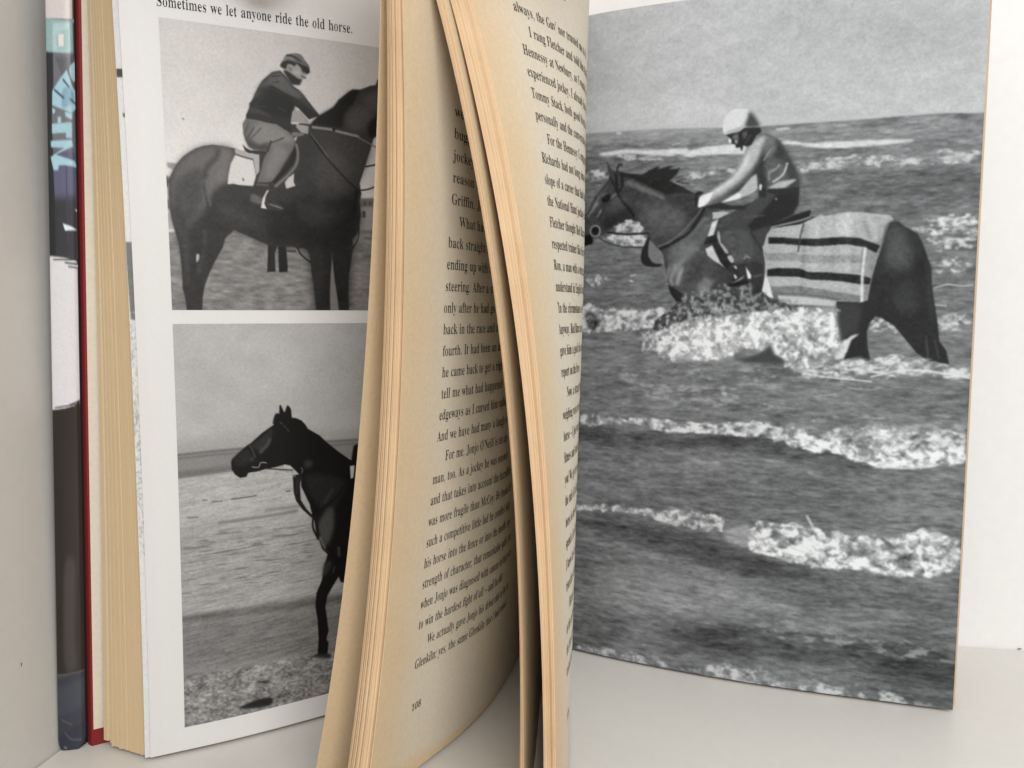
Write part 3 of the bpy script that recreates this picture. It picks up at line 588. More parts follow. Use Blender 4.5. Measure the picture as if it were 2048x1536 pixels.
# letter outlines of the book face
GLY = {
 'a': (0.3439,[[(0.255,-0.01),(0.216,0.001),(0.2,0.035),(0.151,0.002),(0.095,-0.009),(0.064,-0.004),(0.04,0.011),(0.025,0.034),(0.02,0.063),(0.031,0.104),(0.063,0.136),(0.098,0.155),(0.143,0.173),(0.199,0.19),(0.199,0.241),(0.196,0.266),(0.187,0.282),(0.171,0.292),(0.148,0.296),(0.115,0.29),(0.104,0.274),(0.113,0.257),(0.121,0.243),(0.123,0.231),(0.12,0.215),(0.11,0.202),(0.095,0.194),(0.077,0.191),(0.059,0.194),(0.045,0.203),(0.036,0.218),(0.033,0.236),(0.037,0.259),(0.049,0.278),(0.069,0.295),(0.095,0.308),(0.126,0.316),(0.162,0.318),(0.223,0.312),(0.263,0.292),(0.285,0.259),(0.293,0.21),(0.293,0.062),(0.295,0.04),(0.304,0.034),(0.32,0.042),(0.329,0.028),(0.294,-0.001)],[(0.151,0.034),(0.174,0.041),(0.187,0.05),(0.199,0.063),(0.199,0.169),(0.138,0.139),(0.118,0.084),(0.126,0.046)]]),
 'b': (0.3606,[[(0.043,-0.011),(0.043,0.388),(0.041,0.414),(0.037,0.428),(0.026,0.436),(0.008,0.439),(0.008,0.455),(0.138,0.455),(0.138,0.279),(0.175,0.308),(0.221,0.318),(0.254,0.313),(0.284,0.299),(0.308,0.276),(0.326,0.245),(0.338,0.208),(0.342,0.166),(0.337,0.118),(0.323,0.075),(0.3,0.04),(0.27,0.013),(0.233,-0.004),(0.192,-0.01),(0.148,-0.001),(0.105,0.028),(0.053,-0.011)],[(0.183,0.014),(0.213,0.023),(0.232,0.049),(0.242,0.095),(0.245,0.16),(0.242,0.213),(0.231,0.251),(0.212,0.273),(0.184,0.28),(0.169,0.277),(0.155,0.27),(0.144,0.257),(0.138,0.242),(0.138,0.069),(0.149,0.028)]]),
 'c': (0.2935,[[(0.156,-0.01),(0.119,-0.005),(0.087,0.011),(0.059,0.035),(0.038,0.068),(0.024,0.106),(0.019,0.15),(0.025,0.196),(0.04,0.237),(0.064,0.271),(0.096,0.297),(0.133,0.313),(0.175,0.319),(0.218,0.314),(0.25,0.298),(0.271,0.275),(0.277,0.245),(0.275,0.228),(0.266,0.215),(0.253,0.207),(0.236,0.204),(0.206,0.216),(0.196,0.251),(0.197,0.261),(0.197,0.271),(0.19,0.29),(0.169,0.297),(0.138,0.285),(0.118,0.248),(0.112,0.187),(0.118,0.123),(0.137,0.076),(0.166,0.048),(0.204,0.038),(0.239,0.047),(0.271,0.072),(0.285,0.06),(0.248,0.021),(0.205,-0.002)]]),
 'd': (0.37,[[(0.14,-0.01),(0.107,-0.005),(0.078,0.01),(0.053,0.035),(0.035,0.066),(0.023,0.104),(0.019,0.147),(0.024,0.196),(0.036,0.237),(0.055,0.272),(0.081,0.297),(0.112,0.313),(0.146,0.318),(0.189,0.309),(0.223,0.28),(0.223,0.401),(0.22,0.419),(0.212,0.43),(0.198,0.437),(0.176,0.439),(0.176,0.455),(0.319,0.455),(0.319,0.075),(0.32,0.054),(0.325,0.041),(0.335,0.032),(0.353,0.028),(0.353,0.011),(0.315,0.008),(0.271,0.001),(0.223,-0.01),(0.223,0.039),(0.188,0.002)],[(0.171,0.028),(0.187,0.031),(0.202,0.041),(0.215,0.056),(0.223,0.076),(0.223,0.242),(0.217,0.257),(0.206,0.27),(0.191,0.278),(0.174,0.281),(0.147,0.273),(0.13,0.25),(0.121,0.21),(0.118,0.153),(0.12,0.098),(0.13,0.058),(0.146,0.036)]]),
 'e': (0.3009,[[(0.154,-0.01),(0.117,-0.005),(0.085,0.01),(0.058,0.035),(0.037,0.069),(0.024,0.109),(0.019,0.157),(0.024,0.201),(0.038,0.24),(0.059,0.273),(0.087,0.298),(0.12,0.313),(0.157,0.318),(0.209,0.309),(0.249,0.28),(0.274,0.234),(0.283,0.173),(0.283,0.166),(0.117,0.166),(0.127,0.097),(0.154,0.056),(0.199,0.042),(0.237,0.053),(0.27,0.086),(0.285,0.073),(0.248,0.027),(0.205,-0.001)],[(0.116,0.192),(0.201,0.192),(0.201,0.215),(0.199,0.252),(0.193,0.277),(0.181,0.292),(0.161,0.297),(0.127,0.274),(0.116,0.203)]]),
 'f': (0.2136,[[(0.015,0.0),(0.015,0.016),(0.04,0.022),(0.05,0.035),(0.052,0.048),(0.052,0.073),(0.052,0.277),(0.016,0.277),(0.016,0.31),(0.052,0.31),(0.052,0.353),(0.06,0.4),(0.085,0.436),(0.123,0.457),(0.174,0.465),(0.212,0.46),(0.24,0.446),(0.257,0.425),(0.263,0.4),(0.26,0.381),(0.252,0.367),(0.239,0.358),(0.224,0.355),(0.208,0.358),(0.195,0.365),(0.187,0.376),(0.185,0.391),(0.187,0.405),(0.193,0.42),(0.196,0.426),(0.197,0.433),(0.193,0.441),(0.18,0.443),(0.163,0.44),(0.153,0.43),(0.149,0.413),(0.148,0.39),(0.148,0.31),(0.203,0.31),(0.203,0.277),(0.148,0.277),(0.148,0.065),(0.15,0.04),(0.158,0.026),(0.173,0.018),(0.199,0.016),(0.199,0.0)]]),
 'g': (0.3271,[[(0.146,-0.14),(0.089,-0.136),(0.048,-0.122),(0.022,-0.1),(0.014,-0.075),(0.028,-0.046),(0.069,-0.026),(0.035,-0.001),(0.024,0.03),(0.028,0.054),(0.042,0.074),(0.067,0.092),(0.102,0.11),(0.058,0.135),(0.031,0.169),(0.022,0.212),(0.027,0.242),(0.04,0.268),(0.06,0.289),(0.088,0.305),(0.12,0.315),(0.157,0.318),(0.196,0.315),(0.233,0.304),(0.317,0.304),(0.317,0.268),(0.268,0.268),(0.286,0.237),(0.291,0.203),(0.288,0.176),(0.276,0.151),(0.258,0.131),(0.234,0.116),(0.205,0.106),(0.172,0.103),(0.157,0.103),(0.142,0.104),(0.126,0.102),(0.112,0.094),(0.104,0.084),(0.101,0.071),(0.111,0.055),(0.141,0.049),(0.175,0.049),(0.223,0.047),(0.259,0.04),(0.285,0.029),(0.303,0.013),(0.312,-0.009),(0.316,-0.037),(0.305,-0.08),(0.272,-0.113),(0.239,-0.128),(0.197,-0.137)],[(0.157,0.124),(0.178,0.13),(0.19,0.146),(0.197,0.173),(0.199,0.211),(0.197,0.249),(0.19,0.276),(0.178,0.292),(0.157,0.297),(0.137,0.292),(0.124,0.276),(0.117,0.249),(0.114,0.211),(0.117,0.173),(0.124,0.146),(0.137,0.13)],[(0.161,-0.116),(0.238,-0.104),(0.263,-0.066),(0.26,-0.051),(0.249,-0.041),(0.231,-0.036),(0.205,-0.034),(0.097,-0.034),(0.079,-0.052),(0.073,-0.073),(0.079,-0.089),(0.095,-0.103),(0.122,-0.113)]]),
 'h': (0.3808,[[(0.018,0.0),(0.018,0.016),(0.035,0.019),(0.045,0.026),(0.051,0.037),(0.052,0.056),(0.052,0.399),(0.051,0.417),(0.046,0.429),(0.036,0.437),(0.019,0.44),(0.019,0.455),(0.148,0.455),(0.148,0.267),(0.19,0.305),(0.243,0.318),(0.292,0.306),(0.321,0.271),(0.33,0.212),(0.33,0.056),(0.332,0.038),(0.337,0.026),(0.347,0.019),(0.363,0.016),(0.363,0.0),(0.202,0.0),(0.202,0.016),(0.207,0.016),(0.228,0.026),(0.235,0.056),(0.235,0.217),(0.234,0.241),(0.229,0.258),(0.219,0.268),(0.203,0.271),(0.173,0.262),(0.148,0.235),(0.148,0.056),(0.149,0.038),(0.154,0.026),(0.164,0.019),(0.18,0.016),(0.18,0.0)]]),
 'i': (0.1981,[[(0.101,0.362),(0.081,0.366),(0.065,0.376),(0.054,0.393),(0.05,0.412),(0.054,0.432),(0.065,0.449),(0.081,0.46),(0.101,0.463),(0.12,0.46),(0.137,0.449),(0.147,0.432),(0.151,0.412),(0.147,0.393),(0.136,0.376),(0.12,0.366)],[(0.018,0.0),(0.018,0.016),(0.035,0.019),(0.045,0.026),(0.051,0.037),(0.052,0.056),(0.052,0.252),(0.051,0.272),(0.047,0.285),(0.037,0.291),(0.02,0.293),(0.021,0.31),(0.148,0.31),(0.148,0.056),(0.15,0.038),(0.154,0.026),(0.164,0.019),(0.18,0.016),(0.18,0.0)]]),
 'j': (0.2095,[[(0.106,0.363),(0.086,0.367),(0.07,0.378),(0.059,0.394),(0.056,0.414),(0.059,0.434),(0.071,0.45),(0.087,0.461),(0.106,0.465),(0.126,0.461),(0.142,0.45),(0.153,0.434),(0.157,0.414),(0.153,0.394),(0.142,0.378),(0.126,0.367)],[(0.036,-0.14),(0.011,-0.138),(-0.011,-0.131),(-0.029,-0.12),(-0.044,-0.105),(-0.053,-0.088),(-0.056,-0.07),(-0.053,-0.053),(-0.045,-0.04),(-0.032,-0.032),(-0.015,-0.029),(0.002,-0.031),(0.015,-0.039),(0.023,-0.051),(0.026,-0.066),(0.024,-0.076),(0.019,-0.087),(0.011,-0.103),(0.016,-0.113),(0.031,-0.117),(0.049,-0.113),(0.058,-0.1),(0.062,-0.08),(0.064,-0.054),(0.064,0.25),(0.062,0.271),(0.056,0.284),(0.043,0.291),(0.022,0.294),(0.022,0.31),(0.159,0.31),(0.159,-0.021),(0.151,-0.073),(0.127,-0.11),(0.088,-0.133)]]),
 'k': (0.3586,[[(0.017,0.0),(0.017,0.016),(0.035,0.019),(0.045,0.026),(0.051,0.038),(0.052,0.056),(0.052,0.398),(0.051,0.417),(0.047,0.429),(0.038,0.436),(0.02,0.439),(0.021,0.455),(0.148,0.455),(0.148,0.169),(0.227,0.248),(0.24,0.264),(0.244,0.278),(0.235,0.29),(0.209,0.293),(0.206,0.293),(0.206,0.31),(0.345,0.31),(0.345,0.293),(0.308,0.284),(0.275,0.26),(0.222,0.209),(0.346,0.034),(0.36,0.021),(0.376,0.016),(0.376,0.0),(0.211,0.0),(0.211,0.016),(0.217,0.016),(0.234,0.02),(0.239,0.032),(0.232,0.049),(0.163,0.147),(0.148,0.134),(0.148,0.056),(0.149,0.038),(0.154,0.026),(0.164,0.019),(0.18,0.016),(0.18,0.0)]]),
 'l': (0.1995,[[(0.018,0.0),(0.018,0.016),(0.035,0.019),(0.045,0.026),(0.051,0.037),(0.052,0.056),(0.052,0.398),(0.051,0.417),(0.047,0.429),(0.038,0.436),(0.02,0.439),(0.02,0.455),(0.148,0.455),(0.148,0.056),(0.15,0.038),(0.154,0.026),(0.164,0.019),(0.18,0.016),(0.18,0.0)]]),
 'm': (0.5541,[[(0.018,0.0),(0.018,0.016),(0.035,0.019),(0.045,0.026),(0.051,0.037),(0.052,0.056),(0.052,0.253),(0.051,0.271),(0.046,0.284),(0.036,0.291),(0.019,0.294),(0.019,0.31),(0.146,0.31),(0.146,0.265),(0.188,0.305),(0.237,0.318),(0.292,0.304),(0.32,0.261),(0.364,0.304),(0.418,0.318),(0.465,0.306),(0.494,0.271),(0.504,0.212),(0.504,0.056),(0.505,0.038),(0.51,0.026),(0.52,0.019),(0.536,0.016),(0.536,0.0),(0.377,0.0),(0.377,0.016),(0.393,0.019),(0.403,0.026),(0.408,0.038),(0.41,0.056),(0.41,0.217),(0.408,0.241),(0.404,0.258),(0.394,0.268),(0.377,0.271),(0.349,0.263),(0.324,0.237),(0.324,0.056),(0.326,0.038),(0.331,0.026),(0.34,0.019),(0.356,0.016),(0.356,0.0),(0.199,0.0),(0.199,0.016),(0.215,0.019),(0.225,0.026),(0.23,0.038),(0.232,0.056),(0.232,0.217),(0.23,0.241),(0.226,0.258),(0.216,0.268),(0.199,0.271),(0.17,0.262),(0.146,0.235),(0.146,0.056),(0.148,0.038),(0.152,0.027),(0.162,0.019),(0.177,0.016),(0.177,0.0)]]),
 'n': (0.3808,[[(0.018,0.0),(0.018,0.016),(0.035,0.019),(0.045,0.026),(0.051,0.037),(0.052,0.056),(0.052,0.253),(0.051,0.271),(0.046,0.284),(0.036,0.291),(0.019,0.294),(0.019,0.31),(0.148,0.31),(0.148,0.267),(0.19,0.306),(0.243,0.318),(0.292,0.306),(0.321,0.271),(0.33,0.212),(0.33,0.056),(0.332,0.038),(0.337,0.026),(0.347,0.019),(0.363,0.016),(0.363,0.0),(0.202,0.0),(0.202,0.016),(0.207,0.016),(0.228,0.026),(0.235,0.056),(0.235,0.217),(0.234,0.241),(0.229,0.258),(0.219,0.268),(0.203,0.271),(0.173,0.262),(0.148,0.235),(0.148,0.056),(0.149,0.038),(0.154,0.026),(0.164,0.019),(0.18,0.016),(0.18,0.0)]]),
 'o': (0.3365,[[(0.169,-0.01),(0.127,-0.005),(0.09,0.011),(0.06,0.037),(0.038,0.07),(0.024,0.11),(0.019,0.154),(0.024,0.199),(0.038,0.239),(0.06,0.272),(0.09,0.297),(0.127,0.313),(0.168,0.318),(0.209,0.313),(0.245,0.298),(0.275,0.273),(0.298,0.24),(0.312,0.2),(0.317,0.154),(0.312,0.108),(0.298,0.069),(0.275,0.036),(0.245,0.011),(0.21,-0.005)],[(0.169,0.011),(0.193,0.018),(0.209,0.039),(0.214,0.056),(0.217,0.081),(0.219,0.114),(0.22,0.154),(0.217,0.227),(0.208,0.271),(0.192,0.292),(0.169,0.299),(0.144,0.292),(0.128,0.271),(0.12,0.227),(0.117,0.154),(0.118,0.114),(0.12,0.082),(0.123,0.056),(0.128,0.039),(0.144,0.018)]]),
 'p': (0.3714,[[(0.017,-0.139),(0.017,-0.124),(0.031,-0.122),(0.04,-0.117),(0.05,-0.101),(0.052,-0.064),(0.052,0.243),(0.051,0.269),(0.046,0.283),(0.037,0.291),(0.019,0.295),(0.019,0.31),(0.143,0.31),(0.143,0.263),(0.18,0.305),(0.23,0.319),(0.264,0.314),(0.293,0.298),(0.317,0.274),(0.335,0.241),(0.346,0.203),(0.35,0.16),(0.346,0.113),(0.334,0.072),(0.316,0.038),(0.291,0.012),(0.261,-0.005),(0.227,-0.01),(0.183,0.001),(0.148,0.032),(0.148,-0.058),(0.149,-0.081),(0.152,-0.099),(0.158,-0.11),(0.167,-0.118),(0.18,-0.121),(0.197,-0.123),(0.197,-0.139)],[(0.195,0.028),(0.222,0.036),(0.239,0.059),(0.249,0.099),(0.253,0.154),(0.25,0.208),(0.241,0.248),(0.225,0.27),(0.199,0.278),(0.171,0.267),(0.148,0.235),(0.148,0.069),(0.167,0.038)]]),
 'r': (0.2874,[[(0.018,0.0),(0.018,0.016),(0.035,0.019),(0.045,0.026),(0.051,0.037),(0.052,0.056),(0.052,0.252),(0.051,0.273),(0.046,0.285),(0.037,0.291),(0.02,0.293),(0.021,0.31),(0.146,0.31),(0.146,0.252),(0.165,0.28),(0.187,0.301),(0.21,0.314),(0.233,0.318),(0.258,0.315),(0.275,0.304),(0.286,0.287),(0.289,0.266),(0.287,0.248),(0.278,0.234),(0.265,0.225),(0.248,0.222),(0.233,0.224),(0.222,0.231),(0.207,0.25),(0.199,0.257),(0.189,0.26),(0.175,0.255),(0.162,0.241),(0.152,0.22),(0.149,0.192),(0.149,0.056),(0.152,0.037),(0.159,0.025),(0.173,0.019),(0.197,0.016),(0.197,0.0)]]),
 's': (0.2881,[[(0.151,-0.01),(0.122,-0.006),(0.087,0.006),(0.073,0.009),(0.06,0.004),(0.051,-0.009),(0.036,-0.009),(0.036,0.105),(0.053,0.105),(0.066,0.068),(0.087,0.039),(0.112,0.021),(0.14,0.015),(0.162,0.018),(0.179,0.027),(0.189,0.04),(0.192,0.058),(0.183,0.084),(0.156,0.105),(0.107,0.13),(0.076,0.148),(0.054,0.169),(0.041,0.193),(0.037,0.22),(0.044,0.259),(0.065,0.291),(0.098,0.312),(0.141,0.319),(0.166,0.316),(0.199,0.308),(0.206,0.306),(0.213,0.305),(0.223,0.308),(0.23,0.319),(0.244,0.319),(0.244,0.222),(0.228,0.222),(0.215,0.254),(0.196,0.277),(0.174,0.291),(0.149,0.296),(0.13,0.294),(0.116,0.286),(0.108,0.274),(0.105,0.259),(0.107,0.244),(0.115,0.232),(0.128,0.222),(0.146,0.212),(0.191,0.189),(0.221,0.172),(0.241,0.151),(0.253,0.127),(0.257,0.095),(0.25,0.051),(0.228,0.018),(0.194,-0.003)]]),
 't': (0.2283,[[(0.124,-0.009),(0.089,-0.004),(0.066,0.01),(0.053,0.036),(0.048,0.071),(0.048,0.279),(0.02,0.279),(0.02,0.3),(0.057,0.336),(0.088,0.369),(0.112,0.398),(0.129,0.424),(0.144,0.424),(0.144,0.31),(0.208,0.31),(0.208,0.279),(0.144,0.279),(0.144,0.082),(0.146,0.064),(0.149,0.051),(0.157,0.043),(0.168,0.04),(0.189,0.049),(0.206,0.075),(0.222,0.066),(0.198,0.024),(0.165,-0.001)]]),
 'u': (0.3747,[[(0.131,-0.01),(0.091,-0.003),(0.065,0.017),(0.051,0.051),(0.046,0.097),(0.046,0.248),(0.044,0.268),(0.039,0.282),(0.029,0.291),(0.011,0.294),(0.011,0.31),(0.142,0.31),(0.142,0.074),(0.144,0.058),(0.151,0.046),(0.162,0.038),(0.177,0.036),(0.205,0.043),(0.228,0.066),(0.228,0.248),(0.226,0.269),(0.221,0.283),(0.209,0.291),(0.189,0.294),(0.189,0.31),(0.324,0.31),(0.324,0.07),(0.326,0.051),(0.331,0.039),(0.342,0.033),(0.36,0.03),(0.36,0.013),(0.321,0.01),(0.277,0.003),(0.228,-0.01),(0.228,0.04),(0.209,0.019),(0.186,0.003),(0.16,-0.007)]]),
 'v': (0.3062,[[(0.142,-0.01),(0.038,0.248),(0.022,0.281),(0.012,0.29),(-0.003,0.293),(-0.003,0.31),(0.164,0.31),(0.164,0.294),(0.156,0.294),(0.136,0.29),(0.129,0.276),(0.13,0.268),(0.185,0.122),(0.236,0.253),(0.241,0.272),(0.232,0.289),(0.203,0.294),(0.203,0.31),(0.305,0.31),(0.305,0.295),(0.289,0.289),(0.278,0.279),(0.269,0.264),(0.26,0.243),(0.16,-0.01)]]),
 'w': (0.4345,[[(0.122,-0.01),(0.017,0.265),(0.006,0.284),(-0.011,0.293),(-0.011,0.31),(0.138,0.31),(0.138,0.293),(0.12,0.289),(0.114,0.276),(0.116,0.266),(0.12,0.253),(0.167,0.127),(0.211,0.235),(0.201,0.266),(0.19,0.288),(0.181,0.293),(0.168,0.295),(0.168,0.31),(0.323,0.31),(0.323,0.293),(0.302,0.288),(0.296,0.276),(0.296,0.269),(0.298,0.262),(0.336,0.141),(0.382,0.256),(0.387,0.275),(0.38,0.289),(0.356,0.295),(0.356,0.31),(0.445,0.31),(0.445,0.295),(0.433,0.292),(0.425,0.284),(0.412,0.258),(0.304,-0.01),(0.289,-0.01),(0.223,0.197),(0.14,-0.01)]]),
 'x': (0.319,[[(0.005,0.0),(0.005,0.015),(0.034,0.029),(0.062,0.056),(0.123,0.136),(0.043,0.263),(0.024,0.285),(0.004,0.293),(0.004,0.31),(0.169,0.31),(0.169,0.294),(0.147,0.291),(0.14,0.28),(0.149,0.26),(0.183,0.206),(0.224,0.257),(0.232,0.268),(0.234,0.279),(0.227,0.29),(0.201,0.294),(0.201,0.31),(0.311,0.31),(0.311,0.296),(0.283,0.283),(0.254,0.254),(0.198,0.184),(0.291,0.036),(0.303,0.021),(0.319,0.015),(0.319,0.0),(0.155,0.0),(0.155,0.016),(0.178,0.019),(0.185,0.03),(0.182,0.043),(0.173,0.059),(0.138,0.114),(0.097,0.061),(0.088,0.046),(0.085,0.034),(0.092,0.02),(0.114,0.015),(0.118,0.015),(0.118,0.0)]]),
 'y': (0.3002,[[(0.052,-0.14),(0.029,-0.137),(0.01,-0.125),(-0.003,-0.107),(-0.007,-0.084),(-0.004,-0.067),(0.005,-0.053),(0.018,-0.043),(0.036,-0.04),(0.051,-0.042),(0.064,-0.049),(0.072,-0.061),(0.075,-0.076),(0.074,-0.081),(0.074,-0.087),(0.077,-0.096),(0.086,-0.099),(0.099,-0.092),(0.114,-0.074),(0.129,-0.044),(0.14,-0.005),(0.036,0.251),(0.025,0.275),(0.015,0.287),(0.008,0.292),(-0.003,0.293),(-0.005,0.293),(-0.005,0.31),(0.162,0.31),(0.162,0.293),(0.136,0.289),(0.13,0.284),(0.128,0.275),(0.13,0.267),(0.133,0.257),(0.185,0.119),(0.23,0.241),(0.236,0.26),(0.238,0.274),(0.236,0.284),(0.229,0.289),(0.203,0.293),(0.203,0.31),(0.3,0.31),(0.3,0.293),(0.287,0.29),(0.277,0.281),(0.268,0.265),(0.259,0.242),(0.162,-0.024),(0.145,-0.065),(0.129,-0.096),(0.113,-0.117),(0.095,-0.131),(0.076,-0.138)]]),
 'A': (0.4365,[[(-0.009,0.0),(-0.009,0.018),(0.009,0.021),(0.024,0.03),(0.036,0.047),(0.049,0.075),(0.206,0.466),(0.224,0.465),(0.384,0.087),(0.399,0.055),(0.411,0.034),(0.425,0.022),(0.443,0.018),(0.443,0.0),(0.229,0.0),(0.229,0.018),(0.27,0.025),(0.283,0.046),(0.281,0.059),(0.273,0.081),(0.253,0.132),(0.103,0.132),(0.079,0.071),(0.076,0.059),(0.075,0.048),(0.087,0.026),(0.124,0.018),(0.128,0.018),(0.128,0.0)],[(0.113,0.161),(0.242,0.161),(0.177,0.319)]]),
 'C': (0.4681,[[(0.257,-0.011),(0.213,-0.007),(0.174,0.003),(0.137,0.02),(0.091,0.056),(0.056,0.104),(0.039,0.142),(0.029,0.184),(0.026,0.228),(0.03,0.273),(0.039,0.314),(0.056,0.351),(0.092,0.399),(0.139,0.435),(0.176,0.452),(0.216,0.462),(0.259,0.465),(0.309,0.459),(0.367,0.44),(0.388,0.435),(0.408,0.443),(0.419,0.465),(0.437,0.465),(0.437,0.308),(0.42,0.308),(0.392,0.364),(0.356,0.407),(0.313,0.434),(0.265,0.443),(0.198,0.419),(0.157,0.347),(0.144,0.226),(0.159,0.114),(0.203,0.046),(0.278,0.024),(0.318,0.029),(0.358,0.045),(0.395,0.071),(0.428,0.106),(0.447,0.089),(0.395,0.033),(0.332,0.0)]]),
 'E': (0.4419,[[(0.014,0.0),(0.014,0.017),(0.044,0.02),(0.062,0.03),(0.072,0.048),(0.075,0.078),(0.075,0.369),(0.072,0.405),(0.062,0.425),(0.044,0.435),(0.016,0.439),(0.016,0.455),(0.399,0.455),(0.399,0.32),(0.383,0.32),(0.369,0.373),(0.34,0.406),(0.295,0.424),(0.232,0.43),(0.2,0.428),(0.191,0.424),(0.186,0.417),(0.183,0.388),(0.183,0.246),(0.193,0.246),(0.232,0.252),(0.259,0.269),(0.277,0.3),(0.288,0.345),(0.304,0.345),(0.304,0.118),(0.287,0.118),(0.282,0.154),(0.273,0.181),(0.259,0.201),(0.241,0.213),(0.216,0.22),(0.185,0.222),(0.183,0.222),(0.183,0.067),(0.185,0.047),(0.192,0.035),(0.206,0.029),(0.23,0.028),(0.276,0.03),(0.313,0.039),(0.345,0.053),(0.371,0.075),(0.393,0.105),(0.411,0.143),(0.43,0.143),(0.402,0.0)]]),
 'F': (0.4043,[[(0.015,0.0),(0.015,0.017),(0.045,0.023),(0.062,0.034),(0.072,0.053),(0.075,0.084),(0.075,0.375),(0.071,0.405),(0.061,0.423),(0.043,0.433),(0.014,0.439),(0.014,0.455),(0.394,0.455),(0.394,0.32),(0.377,0.32),(0.369,0.357),(0.355,0.385),(0.336,0.406),(0.31,0.42),(0.275,0.428),(0.23,0.431),(0.2,0.429),(0.186,0.421),(0.182,0.398),(0.182,0.247),(0.19,0.247),(0.229,0.253),(0.256,0.27),(0.274,0.301),(0.284,0.347),(0.302,0.347),(0.302,0.118),(0.285,0.118),(0.274,0.168),(0.257,0.2),(0.229,0.218),(0.189,0.224),(0.182,0.224),(0.182,0.081),(0.183,0.059),(0.188,0.043),(0.196,0.031),(0.21,0.024),(0.229,0.019),(0.257,0.017),(0.257,0.0)]]),
 'G': (0.5077,[[(0.268,-0.01),(0.222,-0.007),(0.179,0.003),(0.141,0.019),(0.093,0.055),(0.057,0.103),(0.041,0.141),(0.031,0.183),(0.028,0.229),(0.031,0.274),(0.041,0.315),(0.057,0.352),(0.093,0.399),(0.139,0.435),(0.176,0.452),(0.215,0.462),(0.257,0.465),(0.311,0.459),(0.369,0.441),(0.388,0.436),(0.398,0.438),(0.406,0.443),(0.419,0.465),(0.437,0.465),(0.437,0.308),(0.42,0.308),(0.403,0.346),(0.382,0.379),(0.357,0.406),(0.329,0.426),(0.299,0.439),(0.267,0.443),(0.2,0.419),(0.159,0.347),(0.146,0.228),(0.15,0.163),(0.161,0.11),(0.18,0.067),(0.221,0.026),(0.275,0.013),(0.308,0.016),(0.328,0.027),(0.339,0.045),(0.343,0.071),(0.343,0.128),(0.339,0.154),(0.329,0.17),(0.309,0.179),(0.275,0.182),(0.275,0.198),(0.5,0.198),(0.5,0.182),(0.473,0.179),(0.457,0.171),(0.449,0.155),(0.446,0.128),(0.446,0.029),(0.387,0.007),(0.328,-0.006)]]),
 'H': (0.5232,[[(0.015,0.0),(0.015,0.017),(0.045,0.022),(0.062,0.032),(0.072,0.05),(0.075,0.081),(0.075,0.379),(0.071,0.406),(0.062,0.424),(0.044,0.434),(0.016,0.439),(0.016,0.455),(0.242,0.455),(0.242,0.439),(0.22,0.436),(0.204,0.432),(0.193,0.425),(0.187,0.415),(0.183,0.4),(0.182,0.379),(0.182,0.251),(0.342,0.251),(0.342,0.379),(0.341,0.4),(0.337,0.415),(0.331,0.425),(0.32,0.432),(0.304,0.436),(0.282,0.439),(0.282,0.455),(0.507,0.455),(0.507,0.439),(0.478,0.434),(0.461,0.424),(0.452,0.407),(0.449,0.379),(0.449,0.081),(0.452,0.052),(0.461,0.033),(0.478,0.022),(0.507,0.017),(0.507,0.0),(0.282,0.0),(0.282,0.017),(0.311,0.021),(0.329,0.031),(0.339,0.049),(0.342,0.081),(0.342,0.221),(0.182,0.221),(0.182,0.081),(0.185,0.05),(0.194,0.032),(0.212,0.022),(0.242,0.017),(0.242,0.0)]]),
 'I': (0.2606,[[(0.013,0.0),(0.013,0.017),(0.042,0.023),(0.061,0.032),(0.072,0.049),(0.075,0.075),(0.075,0.387),(0.072,0.412),(0.063,0.427),(0.045,0.435),(0.013,0.439),(0.013,0.455),(0.244,0.455),(0.244,0.439),(0.214,0.435),(0.196,0.427),(0.186,0.412),(0.183,0.387),(0.183,0.077),(0.184,0.059),(0.187,0.044),(0.194,0.034),(0.206,0.026),(0.223,0.021),(0.246,0.017),(0.246,0.0)]]),
 'J': (0.3304,[[(0.109,-0.065),(0.078,-0.062),(0.051,-0.054),(0.029,-0.04),(0.011,-0.022),(0.0,-0.001),(-0.003,0.023),(0.0,0.044),(0.011,0.061),(0.026,0.071),(0.044,0.075),(0.064,0.071),(0.079,0.062),(0.089,0.047),(0.093,0.028),(0.091,0.013),(0.085,-0.001),(0.077,-0.019),(0.084,-0.035),(0.105,-0.04),(0.126,-0.036),(0.139,-0.025),(0.145,-0.006),(0.148,0.021),(0.148,0.367),(0.146,0.391),(0.142,0.409),(0.135,0.422),(0.122,0.43),(0.104,0.435),(0.079,0.439),(0.079,0.455),(0.314,0.455),(0.314,0.439),(0.292,0.436),(0.277,0.431),(0.266,0.423),(0.26,0.411),(0.256,0.392),(0.255,0.367),(0.255,0.089),(0.239,0.003),(0.19,-0.048)]]),
 'M': (0.634,[[(0.014,0.0),(0.014,0.017),(0.043,0.022),(0.061,0.032),(0.072,0.05),(0.075,0.079),(0.075,0.382),(0.074,0.402),(0.071,0.416),(0.064,0.426),(0.053,0.432),(0.037,0.436),(0.015,0.439),(0.015,0.455),(0.185,0.455),(0.317,0.142),(0.449,0.455),(0.617,0.455),(0.617,0.439),(0.59,0.433),(0.573,0.423),(0.563,0.405),(0.56,0.378),(0.56,0.085),(0.561,0.061),(0.565,0.043),(0.571,0.031),(0.582,0.023),(0.596,0.019),(0.617,0.017),(0.617,0.0),(0.396,0.0),(0.396,0.017),(0.417,0.02),(0.433,0.025),(0.443,0.032),(0.45,0.044),(0.453,0.061),(0.455,0.083),(0.455,0.399),(0.288,0.0),(0.27,0.0),(0.105,0.389),(0.105,0.08),(0.109,0.048),(0.12,0.03),(0.139,0.02),(0.169,0.017),(0.169,0.0)]]),
